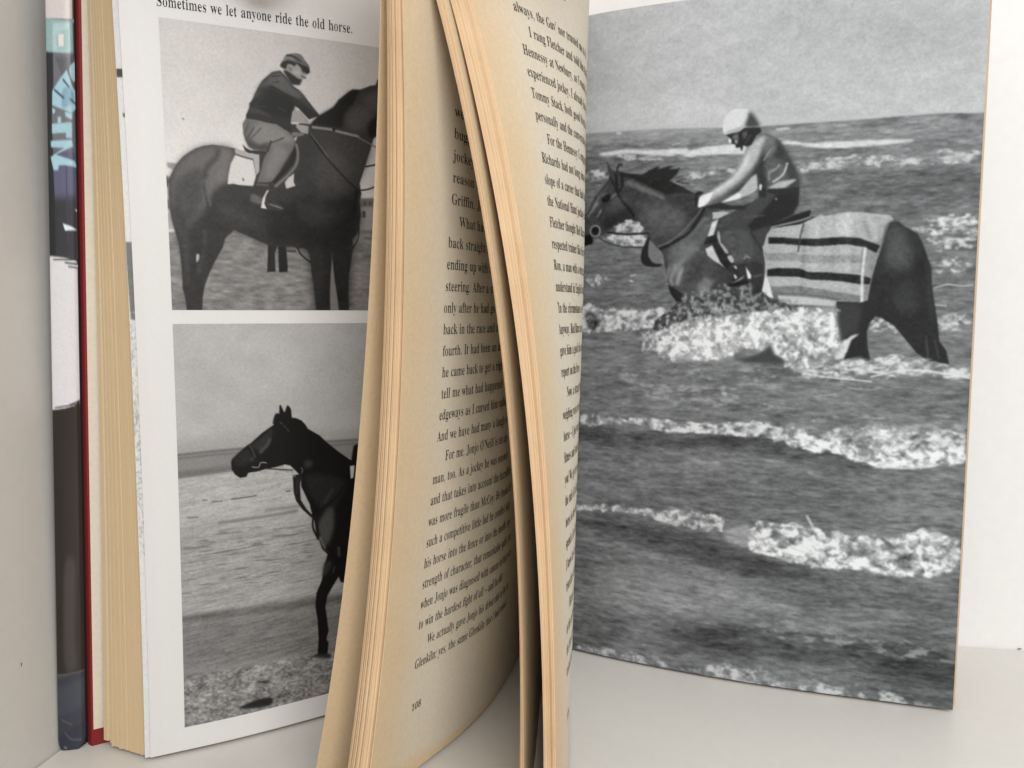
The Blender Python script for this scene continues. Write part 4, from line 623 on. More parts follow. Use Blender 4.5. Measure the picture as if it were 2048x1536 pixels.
 'N': (0.4936,[[(0.403,-0.011),(0.107,0.35),(0.107,0.079),(0.11,0.049),(0.119,0.031),(0.136,0.021),(0.167,0.017),(0.167,0.0),(0.018,0.0),(0.018,0.017),(0.039,0.019),(0.054,0.023),(0.065,0.03),(0.071,0.041),(0.075,0.057),(0.076,0.079),(0.076,0.388),(0.049,0.421),(0.036,0.433),(0.018,0.439),(0.018,0.455),(0.156,0.455),(0.391,0.169),(0.391,0.377),(0.39,0.399),(0.386,0.414),(0.379,0.425),(0.369,0.431),(0.353,0.436),(0.331,0.439),(0.331,0.455),(0.48,0.455),(0.48,0.439),(0.45,0.434),(0.433,0.425),(0.425,0.407),(0.422,0.377),(0.422,-0.011)]]),
 'O': (0.5252,[[(0.261,-0.011),(0.213,-0.006),(0.169,0.007),(0.129,0.029),(0.094,0.058),(0.066,0.093),(0.045,0.134),(0.032,0.179),(0.028,0.228),(0.032,0.276),(0.045,0.321),(0.066,0.362),(0.095,0.397),(0.13,0.426),(0.17,0.448),(0.216,0.462),(0.265,0.466),(0.313,0.462),(0.357,0.448),(0.397,0.427),(0.431,0.399),(0.459,0.364),(0.481,0.323),(0.494,0.277),(0.498,0.228),(0.494,0.179),(0.481,0.134),(0.459,0.093),(0.43,0.058),(0.395,0.029),(0.355,0.007),(0.31,-0.006)],[(0.265,0.012),(0.328,0.036),(0.367,0.108),(0.379,0.228),(0.376,0.293),(0.365,0.346),(0.348,0.389),(0.31,0.43),(0.26,0.443),(0.196,0.419),(0.158,0.347),(0.145,0.228),(0.149,0.163),(0.159,0.109),(0.177,0.067),(0.215,0.026)]]),
 'P': (0.4177,[[(0.015,0.0),(0.015,0.017),(0.045,0.022),(0.062,0.032),(0.072,0.05),(0.075,0.081),(0.075,0.379),(0.071,0.406),(0.062,0.424),(0.044,0.434),(0.016,0.439),(0.016,0.455),(0.214,0.455),(0.265,0.454),(0.306,0.449),(0.336,0.44),(0.366,0.422),(0.39,0.398),(0.404,0.367),(0.409,0.332),(0.398,0.28),(0.367,0.24),(0.334,0.221),(0.292,0.209),(0.242,0.206),(0.182,0.206),(0.182,0.081),(0.185,0.05),(0.194,0.032),(0.212,0.022),(0.242,0.017),(0.242,0.0)],[(0.182,0.23),(0.201,0.23),(0.244,0.235),(0.272,0.253),(0.287,0.283),(0.292,0.329),(0.288,0.375),(0.275,0.406),(0.252,0.425),(0.216,0.431),(0.199,0.429),(0.189,0.424),(0.184,0.414),(0.182,0.398)]]),
 'R': (0.4728,[[(0.015,0.0),(0.015,0.017),(0.045,0.022),(0.062,0.032),(0.072,0.05),(0.075,0.081),(0.075,0.379),(0.071,0.406),(0.062,0.424),(0.044,0.434),(0.016,0.439),(0.016,0.455),(0.217,0.455),(0.278,0.452),(0.329,0.442),(0.367,0.426),(0.405,0.388),(0.417,0.334),(0.406,0.285),(0.372,0.248),(0.315,0.224),(0.432,0.05),(0.452,0.026),(0.463,0.019),(0.478,0.017),(0.48,0.017),(0.48,0.0),(0.338,0.0),(0.201,0.212),(0.182,0.212),(0.182,0.081),(0.185,0.05),(0.194,0.032),(0.212,0.022),(0.242,0.017),(0.242,0.0)],[(0.182,0.234),(0.203,0.234),(0.249,0.24),(0.28,0.258),(0.298,0.29),(0.304,0.336),(0.295,0.389),(0.268,0.421),(0.224,0.431),(0.202,0.429),(0.19,0.422),(0.184,0.409),(0.182,0.385)]]),
 'S': (0.3902,[[(0.043,-0.011),(0.043,0.158),(0.062,0.158),(0.083,0.094),(0.111,0.05),(0.149,0.024),(0.197,0.015),(0.231,0.02),(0.257,0.036),(0.273,0.06),(0.279,0.089),(0.265,0.129),(0.225,0.16),(0.163,0.191),(0.112,0.221),(0.077,0.253),(0.056,0.289),(0.05,0.332),(0.054,0.37),(0.067,0.403),(0.088,0.429),(0.115,0.449),(0.148,0.462),(0.185,0.466),(0.206,0.465),(0.229,0.461),(0.255,0.456),(0.282,0.448),(0.291,0.446),(0.3,0.445),(0.313,0.45),(0.32,0.466),(0.339,0.466),(0.339,0.319),(0.322,0.319),(0.31,0.354),(0.293,0.385),(0.272,0.41),(0.248,0.429),(0.222,0.441),(0.194,0.445),(0.163,0.44),(0.14,0.426),(0.125,0.406),(0.12,0.38),(0.124,0.356),(0.137,0.336),(0.159,0.319),(0.189,0.303),(0.253,0.273),(0.29,0.253),(0.317,0.233),(0.337,0.211),(0.35,0.188),(0.357,0.162),(0.359,0.133),(0.354,0.093),(0.339,0.058),(0.314,0.029),(0.281,0.008),(0.24,-0.006),(0.192,-0.01),(0.158,-0.008),(0.126,0.001),(0.098,0.009),(0.085,0.012),(0.069,0.007),(0.061,-0.011)]]),
 'T': (0.4231,[[(0.092,0.0),(0.092,0.017),(0.123,0.021),(0.142,0.031),(0.152,0.05),(0.156,0.081),(0.156,0.433),(0.149,0.433),(0.102,0.426),(0.065,0.403),(0.041,0.367),(0.029,0.318),(0.011,0.318),(0.011,0.455),(0.41,0.455),(0.41,0.317),(0.394,0.317),(0.375,0.382),(0.333,0.42),(0.269,0.433),(0.263,0.433),(0.263,0.081),(0.267,0.049),(0.276,0.03),(0.296,0.021),(0.328,0.017),(0.328,0.0)]]),
 'W': (0.6111,[[(0.171,-0.011),(0.032,0.393),(0.024,0.413),(0.015,0.427),(0.003,0.435),(-0.015,0.439),(-0.015,0.455),(0.181,0.455),(0.181,0.439),(0.162,0.437),(0.15,0.432),(0.143,0.423),(0.14,0.41),(0.142,0.394),(0.148,0.373),(0.223,0.153),(0.301,0.353),(0.286,0.399),(0.278,0.418),(0.267,0.429),(0.252,0.435),(0.229,0.439),(0.229,0.455),(0.439,0.455),(0.439,0.439),(0.404,0.432),(0.393,0.412),(0.399,0.386),(0.474,0.166),(0.541,0.369),(0.547,0.391),(0.549,0.406),(0.546,0.421),(0.538,0.43),(0.524,0.436),(0.503,0.439),(0.503,0.455),(0.624,0.455),(0.624,0.439),(0.607,0.433),(0.594,0.421),(0.584,0.404),(0.575,0.379),(0.446,-0.011),(0.428,-0.011),(0.316,0.309),(0.19,-0.011)]]),
 '0': (0.3754,[[(0.188,-0.007),(0.133,0.001),(0.091,0.024),(0.06,0.061),(0.039,0.111),(0.03,0.15),(0.025,0.193),(0.023,0.241),(0.025,0.289),(0.03,0.332),(0.039,0.371),(0.06,0.42),(0.091,0.456),(0.133,0.479),(0.189,0.486),(0.242,0.479),(0.283,0.456),(0.314,0.419),(0.336,0.37),(0.345,0.331),(0.351,0.288),(0.353,0.24),(0.351,0.193),(0.345,0.15),(0.336,0.11),(0.314,0.061),(0.283,0.024),(0.241,0.001)],[(0.188,0.037),(0.219,0.05),(0.237,0.091),(0.243,0.131),(0.247,0.181),(0.248,0.24),(0.247,0.3),(0.243,0.349),(0.237,0.39),(0.219,0.429),(0.189,0.443),(0.157,0.429),(0.139,0.39),(0.132,0.349),(0.128,0.3),(0.127,0.24),(0.128,0.181),(0.132,0.131),(0.139,0.091),(0.157,0.05)]]),
 '1': (0.3754,[[(0.065,0.0),(0.065,0.036),(0.12,0.036),(0.135,0.038),(0.146,0.045),(0.152,0.058),(0.154,0.079),(0.154,0.416),(0.13,0.388),(0.108,0.365),(0.087,0.351),(0.067,0.346),(0.052,0.349),(0.04,0.359),(0.031,0.375),(0.028,0.396),(0.05,0.402),(0.074,0.412),(0.101,0.426),(0.132,0.447),(0.179,0.482),(0.254,0.482),(0.254,0.079),(0.256,0.061),(0.261,0.047),(0.271,0.038),(0.288,0.036),(0.343,0.036),(0.343,0.0)]]),
 '8': (0.3754,[[(0.183,-0.007),(0.132,-0.002),(0.091,0.011),(0.06,0.031),(0.038,0.057),(0.025,0.088),(0.02,0.122),(0.027,0.162),(0.047,0.193),(0.079,0.219),(0.119,0.242),(0.083,0.267),(0.057,0.296),(0.041,0.327),(0.036,0.364),(0.039,0.395),(0.05,0.423),(0.07,0.449),(0.099,0.469),(0.14,0.482),(0.191,0.486),(0.254,0.478),(0.299,0.453),(0.325,0.415),(0.334,0.369),(0.328,0.333),(0.31,0.305),(0.281,0.282),(0.244,0.26),(0.296,0.23),(0.33,0.199),(0.349,0.166),(0.355,0.127),(0.344,0.071),(0.31,0.029),(0.276,0.009),(0.234,-0.003)],[(0.203,0.283),(0.224,0.298),(0.239,0.317),(0.247,0.34),(0.25,0.37),(0.248,0.389),(0.243,0.407),(0.234,0.423),(0.222,0.436),(0.206,0.444),(0.187,0.447),(0.163,0.442),(0.145,0.426),(0.134,0.402),(0.13,0.372),(0.135,0.341),(0.149,0.318),(0.172,0.3)],[(0.187,0.032),(0.218,0.037),(0.241,0.055),(0.257,0.082),(0.262,0.116),(0.256,0.146),(0.239,0.17),(0.208,0.192),(0.164,0.216),(0.143,0.199),(0.126,0.178),(0.115,0.152),(0.111,0.12),(0.116,0.084),(0.132,0.056),(0.156,0.038)]]),
 '9': (0.3754,[[(0.152,-0.007),(0.116,-0.004),(0.088,0.004),(0.067,0.017),(0.053,0.033),(0.045,0.051),(0.042,0.069),(0.044,0.083),(0.05,0.094),(0.061,0.102),(0.075,0.107),(0.087,0.08),(0.103,0.056),(0.126,0.041),(0.156,0.036),(0.205,0.057),(0.237,0.122),(0.251,0.23),(0.234,0.212),(0.212,0.198),(0.186,0.188),(0.155,0.185),(0.103,0.194),(0.06,0.22),(0.033,0.264),(0.024,0.324),(0.028,0.369),(0.042,0.409),(0.064,0.441),(0.095,0.466),(0.133,0.481),(0.177,0.486),(0.223,0.48),(0.264,0.463),(0.298,0.433),(0.323,0.39),(0.335,0.353),(0.343,0.31),(0.345,0.261),(0.343,0.207),(0.334,0.157),(0.321,0.111),(0.301,0.072),(0.274,0.039),(0.241,0.014),(0.2,-0.002)],[(0.184,0.233),(0.206,0.236),(0.224,0.245),(0.239,0.26),(0.251,0.278),(0.248,0.33),(0.242,0.372),(0.231,0.403),(0.209,0.432),(0.181,0.441),(0.156,0.434),(0.137,0.413),(0.125,0.377),(0.121,0.328),(0.137,0.257)]]),
 '.': (0.18,[[(0.089,-0.009),(0.074,-0.007),(0.06,0.001),(0.051,0.015),(0.048,0.036),(0.051,0.057),(0.06,0.071),(0.074,0.079),(0.089,0.081),(0.106,0.079),(0.119,0.071),(0.129,0.057),(0.132,0.036),(0.129,0.015),(0.119,0.001),(0.106,-0.007)]]),
 ',': (0.18,[[(0.028,-0.087),(0.047,-0.003),(0.055,0.04),(0.061,0.078),(0.124,0.078),(0.129,0.071),(0.118,0.033),(0.104,-0.008),(0.087,-0.049),(0.071,-0.087)]]),
 ';': (0.18,[[(0.088,0.278),(0.072,0.281),(0.059,0.289),(0.05,0.303),(0.047,0.324),(0.05,0.345),(0.059,0.359),(0.072,0.367),(0.088,0.369),(0.104,0.367),(0.118,0.359),(0.127,0.345),(0.13,0.324),(0.127,0.303),(0.118,0.289),(0.104,0.281)],[(0.021,-0.087),(0.034,-0.032),(0.046,0.026),(0.055,0.078),(0.118,0.078),(0.123,0.071),(0.112,0.033),(0.098,-0.008),(0.081,-0.049),(0.065,-0.087)]]),
 '!': (0.1807,[[(0.071,0.135),(0.054,0.48),(0.126,0.48),(0.109,0.135)],[(0.09,-0.009),(0.074,-0.007),(0.06,0.001),(0.051,0.015),(0.048,0.036),(0.051,0.057),(0.06,0.071),(0.074,0.079),(0.09,0.081),(0.106,0.079),(0.119,0.071),(0.129,0.057),(0.132,0.036),(0.129,0.015),(0.119,0.001),(0.106,-0.007)]]),
}
TEXT = {
 'A': [
  ('we', 20.0, 0.1836, 6.0, 1.109, 0.22, 0),
  ('bugger', 19.73, 0.17785, 6.0, 1.071, 0.22, 0),
  ('jockey,', 19.47, 0.1721, 6.0, 1.034, 0.22, 0),
  ('reason to', 19.2, 0.16635, 6.0, 0.999, 0.22, 0),
  ('Griffin, Jonjo', 18.63, 0.1606, 6.0, 0.965, 0.22, 0),
  ('What had', 22.67, 0.15485, 6.0, 0.932, 0.22, 0),
  ('back straight P', 17.5, 0.1491, 6.0, 0.901, 0.22, 0),
  ('ending up with a', 17.07, 0.14335, 6.0, 0.871, 0.22, 0),
  ('steering. After a st', 16.63, 0.1376, 6.0, 0.843, 0.22, 0),
  ('only after he had go', 16.2, 0.13185, 6.0, 0.817, 0.22, 0),
  ('back in the race and a', 16.3, 0.1261, 6.0, 0.792, 0.22, 0),
  ('fourth. It had been an at', 16.4, 0.12035, 6.0, 0.768, 0.22, 0),
  ('he came back to get a right', 16.5, 0.1146, 6.0, 0.746, 0.22, 0),
  ('tell me what had happened', 16.6, 0.10885, 6.0, 0.725, 0.22, 0),
  ('edgeways as I cursed him uphill', 16.18, 0.1031, 6.0, 0.706, 0.22, 0),
  ('And we have had many a laugh ov', 15.75, 0.09735, 6.0, 0.688, 0.22, 0),
  ('For me, Jonjo O’Neill is an abs', 19.93, 0.0916, 6.0, 0.672, 0.22, 0),
  ('man, too. As a jockey he was second t', 14.9, 0.08585, 6.0, 0.657, 0.22, 0),
  ('and that takes into account the incredible', 14.65, 0.0801, 6.0, 0.644, 0.22, 0),
  ('was more fragile than McCoy. He breaks hi', 14.4, 0.07435, 6.0, 0.632, 0.22, 0),
  ('such a competitive little lad he couldn’t help', 14.15, 0.0686, 6.0, 0.621, 0.22, 0),
  ('his horse into the fence or into the hurdle, any', 13.9, 0.06285, 6.0, 0.612, 0.22, 0),
  ('strength of character, that remarkable spirit, that', 13.96, 0.0571, 6.0, 0.605, 0.22, 0),
  ('when Jonjo was diagnosed with cancer in later years', 14.02, 0.05135, 6.0, 0.599, 0.22, 0),
  ('to win the hardest fight of all – and he did.', 14.08, 0.0456, 6.0, 0.595, 0.22, 0),
  ('We actually gave Jonjo his debut ride in the am', 18.74, 0.03985, 6.0, 0.592, 0.22, 0),
  ('Glenkiln; yes, the same Glenkiln that I had trained', 14.2, 0.0341, 6.0, 0.59, 0.22, 0),
  ('108', 15.0, 0.0215, 4.4399999999999995, 0.85, 0.2, 0),
 ],
 'B': [
  ('always, the Guv’ nor trusted me to h', 14.8, 0.21235, 6.0, 0.716, 0.22, 0),
  ('I rang Fletcher and told him that he w', 19.7, 0.2066, 6.0, 0.713, 0.22, 0),
  ('Hennessy at Newbury, as I wanted a m', 15.4, 0.20085, 6.0, 0.711, 0.22, 0),
  ('experienced jockey. I already knew him', 15.7, 0.1951, 6.0, 0.708, 0.22, 0),
  ('Tommy Stack, both good friends of', 16.0, 0.18935, 6.0, 0.706, 0.22, 0),
  ('personally and the conversation was', 16.3, 0.1836, 6.0, 0.703, 0.22, 0),
  ('For the Hennessy I engaged R', 21.08, 0.17785, 6.0, 0.701, 0.22, 0),
  ('Richards had not long since be', 16.66, 0.1721, 6.0, 0.698, 0.22, 0),
  ('slope of a career that had taken', 16.84, 0.16635, 6.0, 0.696, 0.22, 0),
  ('the National Hunt jockeys ha', 17.02, 0.1606, 6.0, 0.693, 0.22, 0),
  ('Fletcher thought Red Rum wa', 17.2, 0.15485, 6.0, 0.69, 0.22, 0),
  ('respected trainer like him so', 17.31, 0.1491, 6.0, 0.688, 0.22, 0),
  ('Ron, a man with a strong ac', 17.43, 0.14335, 6.0, 0.685, 0.22, 0),
  ('understand in English but he', 17.54, 0.1376, 6.0, 0.683, 0.22, 0),
  ('‘In the circumstances of it', 17.66, 0.13185, 6.0, 0.68, 0.22, 0),
  ('Anyway, Red Rum ran on an', 17.77, 0.1261, 6.0, 0.678, 0.22, 0),
  ('gave him a good ride and a', 17.89, 0.12035, 6.0, 0.675, 0.22, 0),
  ('report on the horse.', 18.0, 0.1146, 6.0, 0.673, 0.22, 0),
  ('Now, a strange thing in a', 22.57, 0.10885, 6.0, 0.67, 0.22, 0),
  ('weighing room and said the', 17.94, 0.1031, 6.0, 0.668, 0.22, 0),
  ('horse – I just want to see', 17.91, 0.09735, 6.0, 0.665, 0.22, 0),
  ('fitness and stamina to w', 17.89, 0.0916, 6.0, 0.663, 0.22, 0),
  ('you! We got on so well', 17.86, 0.08585, 6.0, 0.66, 0.22, 0),
  ('the end of it all and th', 17.83, 0.0801, 6.0, 0.658, 0.22, 0),
  ('horse in the world so we', 17.8, 0.07435, 6.0, 0.655, 0.22, 0),
  ('spend a lot of time in a', 17.77, 0.0686, 6.0, 0.652, 0.22, 0),
  ('I know he was so good', 17.74, 0.06285, 6.0, 0.65, 0.22, 0),
  ('from the start and it', 17.71, 0.0571, 6.0, 0.647, 0.22, 0),
  ('Hennessy was on', 22.29, 0.05135, 6.0, 0.645, 0.22, 0),
  ('in the end and it was a', 17.66, 0.0456, 6.0, 0.642, 0.22, 0),
  ('the horse to win a lot', 17.63, 0.03985, 6.0, 0.64, 0.22, 0),
  ('trained in the same', 17.6, 0.0341, 6.0, 0.637, 0.22, 0),
  ('109', 18.5, 0.0215, 4.4399999999999995, 0.85, 0.2, 0),
  ('in Amber', 33.0, 0.22385, 5.16, 0.8, 0.2, 0),
 ],
 'CAP': [
  ('Sometimes we let anyone ride the old horse.', 9.28, 0.21583, 6.3, 0.655, 0.24, -0.002),
 ],
}

# ---- painting the tones of the printed photographs (numpy only) ----
def spline(P):
    n = len(P); out = []
    for i in range(n):
        p0, p1, p2, p3 = P[i-1], P[i], P[(i+1) % n], P[(i+2) % n]
        for s in (0, .25, .5, .75):
            out.append(.5*((2*p1)+(-p0+p2)*s+(2*p0-5*p1+4*p2-p3)*s*s+(-p0+3*p1-3*p2+p3)*s**3))
    return np.array(out)

def blur1(a, s, ax):
    r = max(1, int(3*s+.5)); k = np.exp(-.5*(np.arange(-r, r+1)/s)**2); k /= k.sum()
    p = [(0, 0), (0, 0)]; p[ax] = (r, r); b = np.pad(a, p, mode='edge'); o = np.zeros_like(a); n = a.shape[ax]
    for i, w in enumerate(k):
        o += w*(b[i:i+n] if ax == 0 else b[:, i:i+n])
    return o
def blur(a, s):
    return a if s < .25 else blur1(blur1(a, s, 0), s, 1)

def fill(P, x0, y0, w, h, sub=4):
    ys = y0+(np.arange(h*sub)+.5)/sub
    A, B = P, np.roll(P, -1, 0)
    ay, by = A[:, 1], B[:, 1]
    Y = ys[:, None]
    hit = (ay <= Y) != (by <= Y)
    with np.errstate(divide='ignore', invalid='ignore'):
        X = np.where(hit, A[:, 0]+(Y-ay)*(B[:, 0]-A[:, 0])/(by-ay), 1e9)
    X.sort(1); m = hit.sum(1).max() if len(hit) else 0
    cov = np.zeros((h*sub, w)); c = x0+np.arange(w)
    for j in range(0, m-1, 2):
        a, b = X[:, j:j+1], X[:, j+1:j+2]
        b = np.where(b > 1e8, a, b)
        cov += np.clip(c+1-a, 0, 1)-np.clip(c+1-b, 0, 1)
    return cov.reshape(h, sub, w).mean(1).clip(0, 1)

def noise(h, w, fy, fx, rng, octs=3):
    o = np.zeros((h, w)); amp = 1; tot = 0
    for k in range(octs):
        gy, gx = int(h/fy)+3, int(w/fx)+3
        g = rng.random((gy, gx))
        y = np.arange(h)/fy+rng.random(); x = np.arange(w)/fx+rng.random()
        iy = y.astype(int); ix = x.astype(int); ty = y-iy; tx = x-ix
        ty = ty*ty*(3-2*ty); tx = tx*tx*(3-2*tx)
        iy = np.minimum(iy, gy-2); ix = np.minimum(ix, gx-2)
        a = g[iy][:, ix]*(1-tx)+g[iy][:, ix+1]*tx; b = g[iy+1][:, ix]*(1-tx)+g[iy+1][:, ix+1]*tx
        o += amp*(a*(1-ty)[:, None]+b*ty[:, None]); tot += amp
        amp *= .6; fy = max(1, fy/2); fx = max(1, fx/2)
    return o/tot

def sstep(a, b, x):
    t = np.clip((x-a)/(b-a), 0, 1); return t*t*(3-2*t)

def paint(W, Hc, ops, K, seed, soft=.5, ch=None):
    """K = canvas cells per traced pixel"""
    rng = np.random.default_rng(seed)
    yy, xx = np.mgrid[0:Hc, 0:W]/np.array([Hc, W])[:, None, None]
    C = np.full((Hc, W), 120.)
    for op in ops:
        k = op[0]
        if ch is not None and k != 'bg' and isinstance(op[1], tuple): op = (k, op[1][ch])+tuple(op[2:])
        if k == 'bg':
            if op[1] == 'sea':
                n = noise(Hc, W, 5, 26, rng, 4)-.5; n2 = noise(Hc, W, 2, 7, rng, 2)-.5; n3 = noise(Hc, W, 45, 120, rng, 2)-.5
                n4 = noise(Hc, W, 2.6, 10, rng, 2)-.5; C = 120+n*64+n2*30+n3*36+n4*38
                C += 10*(.4-yy)
            elif op[1] == 'white': C = np.full((Hc, W), 208.)
            elif op[1] == 'flat': C = np.full((Hc, W), 60.)
            elif op[1] == 'sky1':
                C = 190+22*sstep(.0, .9, yy)+16*(1-sstep(0, .5, xx))
                C += (noise(Hc, W, 30, 30, rng, 2)-.5)*9
            elif op[1] == 'sky2':
                C = 176-8*xx-10*sstep(.28, .45, yy)*0+(noise(Hc, W, 30, 40, rng, 3)-.5)*16
            continue
        if k == 'edge': continue
        P = np.array(op[-1], float).reshape(-1, 2)/4
        if k == 'p':
            tone, f, sm = op[1:4]
            if sm: P = spline(P)
            f = f*K*.6
        elif k == 'l':
            tone, wd, f = op[1:4]; wd *= K; f = max(f*K, .5)
            if len(P) > 2:          # smooth the stroke
                Q = np.vstack([2*P[0]-P[1], P, 2*P[-1]-P[-2]]); o = []
                for i in range(1, len(Q)-2):
                    p0, p1, p2, p3 = Q[i-1:i+3]
                    for s in (0, .2, .4, .6, .8): o.append(.5*((2*p1)+(p2-p0)*s+(2*p0-5*p1+4*p2-p3)*s*s+(3*p1-p0-3*p2+p3)*s**3))
                P = np.array(o+[Q[-2]])
        elif k == 'f':
            tone, fr, th, f, asp = op[1:6]; f = f*K
        elif k == 'm':
            tone, f, sm = op[1:4]; f = f*K*.8
            if sm: P = spline(P)
        elif k == 'tex': f = 1.0
        else: f = 1.5
        pad = int(3*f+4+(wd if k == 'l' else 0))
        if k == 'f': pad = int(7*f+5)
        x0, y0 = np.floor(P.min(0)).astype(int)-pad; x1, y1 = np.ceil(P.max(0)).astype(int)+pad
        x0, y0 = max(x0, -pad), max(y0, -pad); x1, y1 = min(x1, W+pad), min(y1, Hc+pad)
        if x1-x0 < 2 or y1-y0 < 2: continue
        if k == 'l':
            gy, gx = np.mgrid[y0:y1, x0:x1]+.5; d = np.full(gx.shape, 1e9)
            for a, b in zip(P[:-1], P[1:]):
                v = b-a; L = max(v@v, 1e-9)
                t = np.clip(((gx-a[0])*v[0]+(gy-a[1])*v[1])/L, 0, 1)
                d = np.minimum(d, np.hypot(gx-a[0]-t*v[0], gy-a[1]-t*v[1]))
            M = np.clip(.5+(wd/2-d)/(2*f), 0, 1)
            if wd < 1.2: M *= min(1, wd/1.0+.15)
        else:
            M = blur(fill(P, x0, y0, x1-x0, y1-y0), f*2.2 if k == 'f' else f)
        # clip window
        cx0, cy0, cx1, cy1 = max(x0, 0), max(y0, 0), min(x1, W), min(y1, Hc)
        if cx1 <= cx0 or cy1 <= cy0: continue
        M = M[cy0-y0:cy1-y0, cx0-x0:cx1-x0]; S = C[cy0:cy1, cx0:cx1]; h, w = S.shape
        if k == 'f':
            n = noise(h, w, max(1.5, fr*K), max(1.5, fr*K*asp), rng, 3)
            n2 = noise(h, w, 2, 2.5, rng, 1)
            if tone < 120 and asp > 1.4:              # thin dark streaks
                n = noise(h, w, 1.6, 1.6*asp*3, rng, 2)
                S += (tone-S)*M*.6*sstep(th+.05, th+.22, n)
                continue
            dens = np.clip((.50-th)/.2, 0, 1)
            f1 = max(1.8, fr*K)
            # warped noise: curls and streaks of broken water
            q = noise(h+40, w+40, f1*.8, f1*1.0, rng, 3); wx = ((noise(h, w, f1*1.3, f1*1.3, rng, 2)-.5)*f1*2.6).astype(int); wy = ((noise(h, w, f1*1.3, f1*1.3, rng, 2)-.5)*f1*2.2).astype(int)
            iy, ix = np.mgrid[0:h, 0:w]
            q = q[np.clip(iy+20+wy, 0, h+39), np.clip(ix+20+wx, 0, w+39)]
            v = np.clip(.60+(q*.5+n*.5-.5)*3.0+.12*dens, 0, 1)
            edge = sstep(.28, .80, M+(n-.5)*1.1*(1-.5*(M > .95)))*sstep(.02, .25, M)
            base = 96 if tone > 150 else tone-30
            val = base+(tone-base)*v
            a = edge*(dens+(1-dens)*sstep(th-.12, th+.20, n))
            S += (val-S)*a
        elif k == 'tex':
            amp, fy, ax = op[1:4]
            S += M*(noise(h, w, fy*K*1.2, fy*K*ax*1.5, rng, 3)-.5)*amp*5
        elif k == 'st':
            amp, fr, asp = op[1:4]
            # streaks that climb slightly to the right
            n = noise(h+60, w, 2.2, 22, rng, 3)-.5
            sh = (np.arange(w)*.10).astype(int)
            n = n[np.arange(h)[:, None]+np.minimum(sh, 59)[None, :], np.arange(w)[None, :]]
            S += M*(n*amp*2.2+(noise(h, w, 2, 3, rng, 1)-.5)*14)
        elif k == 'peb':
            amp, fr = op[1:3]
            n = noise(h, w, 2.2, 3.6, rng, 2); n5 = noise(h, w, 9, 16, rng, 2)
            S += M*((n-.5)*amp*2.6+(n5-.5)*60)
        elif k == 'm': S += tone*M
        else:
            S += (tone-S)*M
    C = blur(np.clip(C, 12, 238), soft)
    if ch is None: C += (blur(rng.standard_normal((Hc, W)), .7))*5
    return np.clip(C, 8, 240)

# ---------------- helpers ----------------
def nodes(name):
    m = bpy.data.materials.new(name); m.use_nodes = True; nt = m.node_tree
    return m, nt, nt.nodes['Principled BSDF']
def N(nt, t, **kw):
    n = nt.nodes.new(t)
    for k, v in kw.items():
        if hasattr(n, k): setattr(n, k, v)
        else: n.inputs[k.replace('_', ' ')].default_value = v
    return n
def srgb(c):
    c = np.asarray(c, float)/255.; return np.where(c <= .04045, c/12.92, ((c+.055)/1.055)**2.4)
def mesh(name, V, F, mats=(), parent=None, smooth=True, mat_idx=None, colors=None, uv=None):
    me = bpy.data.meshes.new(name)
    V = np.ascontiguousarray(V, np.float32).reshape(-1, 3)
    if isinstance(F, np.ndarray):
        k = F.shape[1]; nF = len(F)
        me.vertices.add(len(V)); me.vertices.foreach_set('co', V.ravel())
        me.loops.add(nF*k); me.loops.foreach_set('vertex_index', np.ascontiguousarray(F, np.int32).ravel())
        me.polygons.add(nF); me.polygons.foreach_set('loop_start', np.arange(0, nF*k, k, dtype=np.int32))
        me.update(calc_edges=True)
    else:
        me.from_pydata(V.tolist(), [], F)
    for m in mats: me.materials.append(m)
    n = len(me.polygons)
    me.polygons.foreach_set('use_smooth', np.full(n, smooth))
    if mat_idx is not None: me.polygons.foreach_set('material_index', np.asarray(mat_idx, np.int32))
    if colors is not None:
        a = me.color_attributes.new('print_tone', 'FLOAT_COLOR', 'POINT'); a.data.foreach_set('color', np.ascontiguousarray(colors, np.float32).ravel())
    if uv is not None:
        for nm, arr in uv.items():
            a = me.attributes.new(nm, 'FLOAT', 'POINT'); a.data.foreach_set('value', np.ascontiguousarray(arr, np.float32).ravel())
    me.validate(); me.update()
    o = bpy.data.objects.new(name, me); COL.objects.link(o)
    if parent: o.parent = parent
    return o
def grid_faces(nu, nt, flip=False, off=0):
    i, j = np.meshgrid(np.arange(nu-1), np.arange(nt-1), indexing='ij')
    a = (i*nt+j+off).ravel(); F = np.stack([a, a+nt, a+nt+1, a+1], 1)
    return F[:, ::-1] if flip else F
def join(parts):
    """parts: list of (V, F(list of ndarrays/lists), idx) -> one V, F list, idx"""
    V = []; F = []; I = []; o = 0
    for v, f, ix in parts:
        V.append(v); F.append(np.asarray(f)+o); I.append(np.asarray(ix)); o += len(v)
    return np.vstack(V), np.vstack(F), np.concatenate(I)

